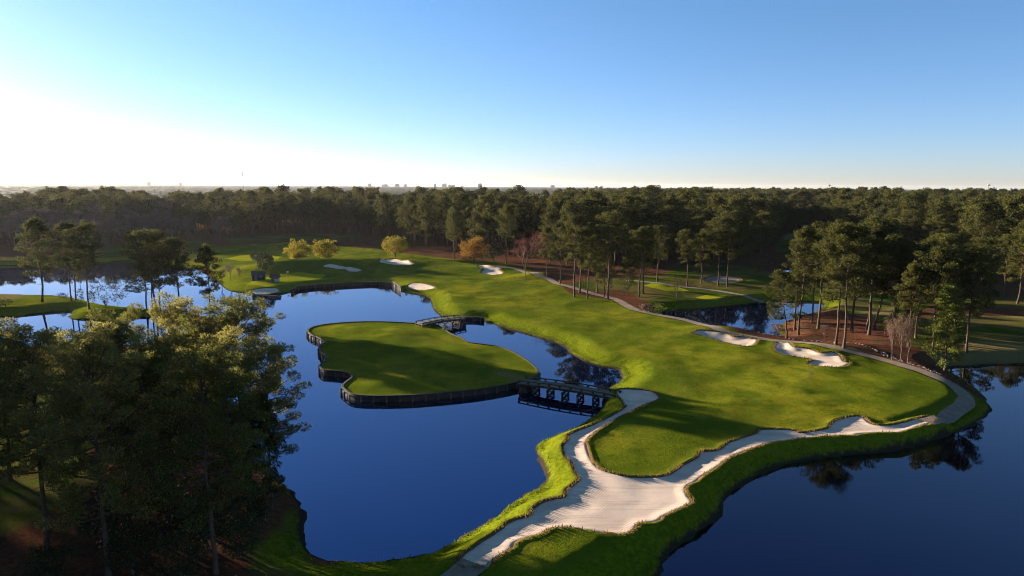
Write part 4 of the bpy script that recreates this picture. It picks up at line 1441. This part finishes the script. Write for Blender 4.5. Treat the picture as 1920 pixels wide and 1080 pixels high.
def forest_stuff(name, pts, protos, label):
    """far trees as one object: geometry nodes put a tree on every point"""
    pcol = bpy.data.collections.new(name + '_sources')
    for k, (tm, cm, H) in enumerate(protos):
        a = np.zeros(len(tm.vertices) * 3, np.float32)
        tm.vertices.foreach_get('co', a)
        b_ = np.zeros(len(cm.vertices) * 3, np.float32)
        cm.vertices.foreach_get('co', b_)
        ft, fc = np.zeros(len(tm.loops), np.int32), np.zeros(len(cm.loops), np.int32)
        tm.loops.foreach_get('vertex_index', ft)
        cm.loops.foreach_get('vertex_index', fc)
        V = np.vstack([a.reshape(-1, 3), b_.reshape(-1, 3)]) / H
        F = np.vstack([ft.reshape(-1, 4), fc.reshape(-1, 4) + len(a) // 3])
        me = np_mesh('%s_%02d' % (name, k), V, F, [tm.materials[0], cm.materials[0]], mat_idx=np.r_[np.zeros(len(ft) // 4), np.ones(len(fc) // 4)])
        pcol.objects.link(bpy.data.objects.new('%s_%02d' % (name, k), me))
    A = np.array(pts)
    me = bpy.data.meshes.new(name)
    me.vertices.add(len(A))
    me.vertices.foreach_set('co', A[:, :3].astype(np.float32).ravel())
    for nm, arr in (('size', A[:, 3]), ('turn', wr.uniform(0, 6.28, len(A)))):
        me.attributes.new(nm, 'FLOAT', 'POINT').data.foreach_set('value', arr.astype(np.float32))
    me.attributes.new('which', 'INT', 'POINT').data.foreach_set('value', A[:, 4].astype(np.int32))
    o = add(name, me)
    ng = bpy.data.node_groups.new(name + '_nodes', 'GeometryNodeTree')
    ng.interface.new_socket(name='Geometry', in_out='INPUT', socket_type='NodeSocketGeometry')
    ng.interface.new_socket(name='Geometry', in_out='OUTPUT', socket_type='NodeSocketGeometry')
    N, Lk = ng.nodes, ng.links
    gi, go = N.new('NodeGroupInput'), N.new('NodeGroupOutput')
    ci = N.new('GeometryNodeCollectionInfo')
    ci.inputs['Collection'].default_value = pcol
    ci.inputs['Separate Children'].default_value = True
    ci.inputs['Reset Children'].default_value = True
    iop = N.new('GeometryNodeInstanceOnPoints')
    iop.inputs['Pick Instance'].default_value = True

    def named(n_, typ):
        q = N.new('GeometryNodeInputNamedAttribute')
        q.data_type = typ
        q.inputs['Name'].default_value = n_
        return q.outputs['Attribute']
    cx = N.new('ShaderNodeCombineXYZ')
    Lk.new(named('turn', 'FLOAT'), cx.inputs['Z'])
    Lk.new(gi.outputs[0], iop.inputs['Points'])
    Lk.new(ci.outputs[0], iop.inputs['Instance'])
    Lk.new(named('which', 'INT'), iop.inputs['Instance Index'])
    Lk.new(cx.outputs[0], iop.inputs['Rotation'])
    Lk.new(named('size', 'FLOAT'), iop.inputs['Scale'])
    Lk.new(iop.outputs[0], go.inputs[0])
    md = o.modifiers.new('trees', 'NODES')
    md.node_group = ng
    return tag(o, label, 'woodland', kind='stuff')


forest_stuff('far_pine_woods', stuff_pts, FARW + HARD + [LIME], 'dense pine woods running back to the horizon')
print('trees', nP, nH, nL, len(stuff_pts))


def distant_canopy():
    th = np.linspace(-0.85, 0.85, 520)
    r = 700 * (13000 / 700) ** (np.linspace(0, 1, 300))
    T, Rr = np.meshgrid(th, r)
    x, y = np.sin(T) * Rr, np.cos(T) * Rr
    n1 = vnoise(x / 16, y / 16) + 0.6 * vnoise(x / 7 + 9, y / 7)
    z = 9 + 2.6 * n1 + 2.5 * vnoise(x / 260, y / 420) + 3 * sst(2500, 6000, Rr)
    gap = vnoise(x / 420 + 2, y / 700 + 5)
    z = z - 12 * sst(0.45, 0.55, gap)
    z[0] = 0.5
    ny, nx = x.shape
    i, j = np.meshgrid(np.arange(ny - 1), np.arange(nx - 1), indexing='ij')
    F = np.stack([i * nx + j, i * nx + j + 1, (i + 1) * nx + j + 1, (i + 1) * nx + j], -1).reshape(-1, 4)
    m = Mat('distant_treetops', 0.95, 0.05)
    f = m.noise(0.03, 5, 0.7)
    m.color(m.ramp(f, [(0.35, (0.022, 0.030, 0.014)), (0.52, (0.045, 0.05, 0.022)), (0.7, (0.075, 0.062, 0.04))]))
    me = np_mesh('distant_woodland', np.stack([x, y, z], -1).reshape(-1, 3), F, m.m)
    tag(add('distant_woodland', me), 'hazy distant treetops below the horizon', 'woodland', kind='stuff')


distant_canopy()

# far things: skyline, masts, huts, flag
M_CONC = Mat('pale_concrete', 0.8, 0.2)
M_CONC.color((0.30, 0.29, 0.28))
M_WIN = Mat('window_bands', 0.3, 0.4)
M_WIN.color((0.06, 0.07, 0.085))
M_STEEL = Mat('grey_steel', 0.6, 0.4)
M_STEEL.color((0.22, 0.22, 0.23))
M_BLUE = Mat('blue_paint', 0.7, 0.2)
M_BLUE.color((0.014, 0.03, 0.05))
M_ROOF = Mat('grey_roof', 0.8, 0.2)
M_ROOF.color((0.045, 0.043, 0.04))
M_WHITE = Mat('white_cloth', 0.8, 0.2)
M_WHITE.color((0.75, 0.75, 0.75))


def far_spot(px, Y):
    d = rays(np.array([px]), np.array([345.0]))[0]
    return np.array([d[0] / d[1] * Y, Y])


def tower_block(px, wpx, ptop, label, Y=7600.0):
    xy = far_spot(px, Y)
    d = rays(np.array([px]), np.array([ptop]))[0]
    h = CAM_H + d[2] / d[1] * Y
    h = 14 + (h - 14) * 0.72
    w = wpx / FPX * Y
    t = thing('tower_block', label, 'building', (xy[0], xy[1], 0), 0.0, group='hazy towers on the horizon')
    m = MB()
    m.box((0, 0, h / 2), (w, w * 0.5, h))
    add('wall', m.mesh('wall', M_CONC.m), t)
    m = MB()
    for z in np.arange(4, h - 3, 6.5):
        m.box((0, -w * 0.25 - 0.1, z), (w * 0.9, 0.3, 2.4))
    add('window_band', m.mesh('window_band', M_WIN.m), t)
    m = MB()
    m.box((w * 0.1, 0, h + 2), (w * 0.4, w * 0.25, 4))
    add('roof_plant', m.mesh('roof_plant', M_CONC.m), t)


for px, wpx, pt, lab in [(279, 6, 338.5, 'small hazy block alone on the horizon at far left'), (339, 5, 340, 'low hazy block, right of the lone one at far left'), (693, 7, 342, 'hazy block at the left end of the skyline'), (722, 11, 344, 'wide low hazy block near the left of the skyline'),
                         (745, 8, 342.5, 'stepped hazy block right of the wide low one'), (760, 6, 343.5, 'small hazy block between the stepped one and the slim tower'), (816, 4.5, 342, 'slim hazy tower left of the central cluster'),
                         (833, 9, 342, 'highest hazy block in the middle of the central cluster'), (843, 6, 344.5, 'low hazy block joined to the right of the central cluster'), (850, 7, 345.5, 'lowest hazy block at the right of the central cluster'),
                         (900, 8, 341.5, 'large square hazy tower standing alone right of centre'), (1036, 8, 345.5, 'pale hazy block above the tree line right of the square tower'), (1128, 5, 347, 'faint small block farthest right on the skyline')]:
    tower_block(px, wpx, pt, lab)


def mast(px, ptop, Y, label):
    xy = far_spot(px, Y)
    d = rays(np.array([px]), np.array([ptop]))[0]
    h = CAM_H + d[2] / d[1] * Y
    t = thing('radio_mast', label, 'mast', (xy[0], xy[1], 0))
    m = MB()
    n = 14
    for k in range(3):
        a0 = k * 2.094
        a1 = a0 + 2.094
        p = lambda a, z: (math.cos(a) * (1.5 - 0.6 * z / h), math.sin(a) * (1.5 - 0.6 * z / h), z)
        m.bar(p(a0, 0), p(a0, h), 0.4)
        for j in range(n):
            z0, z1 = h * j / n, h * (j + 1) / n
            m.bar(p(a0, z0), p(a1, z1), 0.22)
            m.bar(p(a0, z1), p(a1, z1), 0.22)
    add('lattice_mast', m.mesh('lattice_mast', M_STEEL.m), t)
    m = MB()
    for z in (h - 1.5, h - 8):
        for k in range(9):
            a = k * 0.698
            m.box((2.3 * math.cos(a), 2.3 * math.sin(a), z), (0.5, 0.9, 2.8), a)
        m.lathe([(0.9, z - 0.2), (2.2, z - 0.2), (2.2, z), (0.9, z)], (0, 0, 0), 12)
    add('antenna_ring', m.mesh('antenna_ring', M_STEEL.m), t)


mast(456, 323, 2000, 'tall thin radio mast rising above the horizon left of centre')


def water_tower(px, ptop, Y, label):
    xy = far_spot(px, Y)
    d = rays(np.array([px]), np.array([ptop]))[0]
    h = CAM_H + d[2] / d[1] * Y
    t = thing('water_tower', label, 'water tower', (xy[0], xy[1], 0), group='water towers on the right horizon')
    m = MB()
    m.lathe([(3.0, 0), (1.6, 4), (1.5, h - 11), (2.5, h - 9)], (0, 0, 0), 14)
    add('stem', m.mesh('stem', M_STEEL.m, True), t)
    m = MB()
    m.lathe([(2.5, h - 9), (6, h - 7), (7.4, h - 4.2), (6.4, h - 1.6), (3.5, h - 0.3), (0.01, h)], (0, 0, 0), 18)
    add('tank', m.mesh('tank', M_STEEL.m, True), t)


water_tower(1555, 346.0, 3600, 'dark water tower on the right horizon, left of the two')
water_tower(1854, 345.5, 3600, 'dark water tower near the right edge of the horizon')


def hut(px, py, w, dpt, h, label, wall, rz):
    b = base_of(px, py)
    t = thing('hut', label, 'hut', (b[0], b[1], float(ground_z([b])[0]) - 0.1), rz)
    m = MB()
    m.box((0, 0, h / 2), (w, dpt, h))
    add('wall', m.mesh('wall', wall), t)
    m = MB()
    e = 0.4
    A = [(-w / 2 - e, -dpt / 2 - e, h), (w / 2 + e, -dpt / 2 - e, h), (w / 2 + e, dpt / 2 + e, h), (-w / 2 - e, dpt / 2 + e, h), (-w / 2 - e, 0, h + 1.2), (w / 2 + e, 0, h + 1.2)]
    m.raw(A, [[0, 1, 5, 4], [2, 3, 4, 5], [0, 3, 2, 1]])
    m.raw(A, [[0, 4, 3], [1, 2, 5]])
    add('roof', m.mesh('roof', M_ROOF.m), t)
    m = MB()
    m.box((-w * 0.2, -dpt / 2 - 0.03, 1.0), (0.95, 0.06, 2.0))
    add('door', m.mesh('door', M_WIN.m), t)
    m = MB()
    m.box((w * 0.22, -dpt / 2 - 0.03, 1.5), (1.1, 0.06, 0.9))
    add('window', m.mesh('window', M_WIN.m), t)


hut(485, 511, 3.6, 3.0, 1.8, 'low dark blue hut below the two dark round trees', M_BLUE.m, 0.2)
hut(515, 507, 2.2, 1.8, 1.4, 'small grey shed right of the dark blue hut', M_CONC.m, 0.1)
b = base_of(538, 522)
fz = float(ground_z([b])[0])
t = thing('flagstick', 'white flag on a thin stick on the sunlit putting green', 'flag', (b[0], b[1], fz))
m = MB()
m.lathe([(0.025, -0.1), (0.025, 2.4), (0.001, 2.41)], (0, 0, 0), 6)
add('pole', m.mesh('pole', M_WHITE.m), t)
m = MB()
fx = np.linspace(0.03, 0.65, 6)
Vf = np.array([(x, 0.06 * math.sin(x * 9), z) for x in fx for z in (1.95, 2.38)])
m.raw(Vf, [[2 * k, 2 * k + 2, 2 * k + 3, 2 * k + 1] for k in range(5)])
add('flag', m.mesh('flag', M_WHITE.m), t)


# ------------------------------------------------------------------ long grass on the lips and shores
def tufts(name, label, lines, per_m, hgt, mat, off=(0.0, 0.35), zmin=0.05):
    r = np.random.default_rng(hash(len(lines)) % 1000 + 5)
    C = []
    for ln, closed in lines:
        L = resample(ln, 1.0 / per_m, closed)
        T = np.roll(L, -1, 0) - L
        T /= np.linalg.norm(T, axis=1)[:, None] + 1e-9
        N = np.stack([T[:, 1], -T[:, 0]], 1)
        L = L + N * r.uniform(off[0], off[1], len(L))[:, None] + r.normal(0, 0.08, L.shape)
        C.append(L)
    C = np.vstack(C)
    C = C[(C[:, 1] > 40) & (C[:, 1] < 240) & (np.abs(C[:, 0]) < 140)]
    dens = vnoise(C[:, 0] / 2.2, C[:, 1] / 2.2 + 3)
    C = C[r.random(len(C)) < 0.45 + 0.6 * dens]
    z = ground_z(C)
    C, z = C[z > zmin], z[z > zmin]
    n = len(C)
    hh = hgt * r.uniform(0.4, 1.25, n)
    a = r.uniform(0, 6.28, n)
    w = 0.05 * r.uniform(0.6, 1.5, n)
    lean = r.normal(0, 0.35, (n, 2)) * hh[:, None]
    B = np.c_[C, z + 0.0]
    V = np.stack([B + np.c_[np.cos(a) * w, np.sin(a) * w, np.zeros(n)], B - np.c_[np.cos(a) * w, np.sin(a) * w, np.zeros(n)], B + np.c_[lean, hh]], 1).reshape(-1, 3)
    tag(add(name, np_mesh(name, V, np.arange(3 * n).reshape(-1, 3), mat)), label, 'long grass', kind='stuff')


M_FESCUE = leaf_mat('dry_fescue', (0.10, 0.065, 0.02), (0.16, 0.11, 0.035), 0.3)
M_RUSH = leaf_mat('green_shore_grass', (0.05, 0.075, 0.008), (0.10, 0.12, 0.012), 0.35)
orient = lambda q: q if np.sum(q[:, 0] * np.roll(q[:, 1], -1) - np.roll(q[:, 0], -1) * q[:, 1]) > 0 else q[::-1]
tufts('fescue_fringe', 'dry brown fescue fringe along the lips of the sand', [(orient(q), True) for q in ALLSAND[:3]], 40, 0.30, M_FESCUE)
tufts('shore_grass', 'green longer grass along the water edges', [(orient(q), True) for q in WATERS[:4]], 26, 0.24, M_RUSH, (0.2, 1.3), 0.12)


def rocks(name, label, line, n, size, spread_, mat, kind='stuff'):
    r = np.random.default_rng(n)
    L = resample(line, 0.5)
    C = L[r.integers(0, len(L), n)] + r.normal(0, spread_, (n, 2))
    z = ground_z(C)
    base = np.array([(1, 0, 0), (0, 1, 0), (-1, 0, 0), (0, -1, 0), (0, 0, 0.8), (0.6, 0.6, 0.45), (-0.6, -0.6, 0.45)])
    F0 = np.array([[0, 5, 4], [5, 1, 4], [1, 2, 4], [2, 6, 4], [6, 3, 4], [3, 0, 4], [0, 1, 5], [2, 3, 6]])
    V = base[None] * (size * r.uniform(0.5, 1.5, n))[:, None, None] * r.uniform(0.7, 1.3, (n, 1, 3)) + np.c_[C, z][:, None, :]
    F = (F0[None] + 7 * np.arange(n)[:, None, None]).reshape(-1, 3)
    tag(add(name, np_mesh(name, V.reshape(-1, 3), F, mat)), label, 'stones', kind=kind)


M_STONE = timber('pale_stones', (0.15, 0.13, 0.11), (0.33, 0.30, 0.27))
rocks('stone_edging', 'loose pale stones along the outer edge of the cart path', smooth_open(pxpoly([(1475, 634), (1530, 639), (1580, 645), (1630, 656), (1690, 675), (1740, 690), (1770, 700)], 1.7), 4), 170, 0.17, 0.3, M_STONE)
rocks('stone_edging', 'loose pale stones between the cart path and the right pond', smooth_open(pxpoly([(1208, 580), (1245, 588), (1300, 600), (1360, 614), (1420, 626), (1470, 631)], 1.6), 4), 120, 0.16, 0.3, M_STONE)

# ------------------------------------------------------------------ haze over the land

hz = MB()
hz.box((0, 7000, 38.5), (24000, 15400, 83))
hm = bpy.data.materials.new('air_haze')
hm.use_nodes = True
ht = hm.node_tree
ht.nodes.clear()
hv = ht.nodes.new('ShaderNodeVolumePrincipled')
hv.inputs['Density Attribute'].default_value = ''
hv.inputs['Color'].default_value = (0.95, 0.96, 1.0, 1)
hv.inputs['Density'].default_value = 1.7e-5
hv.inputs['Anisotropy'].default_value = 0.4
ho = ht.nodes.new('ShaderNodeOutputMaterial')
ht.links.new(hv.outputs[0], ho.inputs['Volume'])
tag(add('haze', hz.mesh('haze', hm)), kind='stuff')
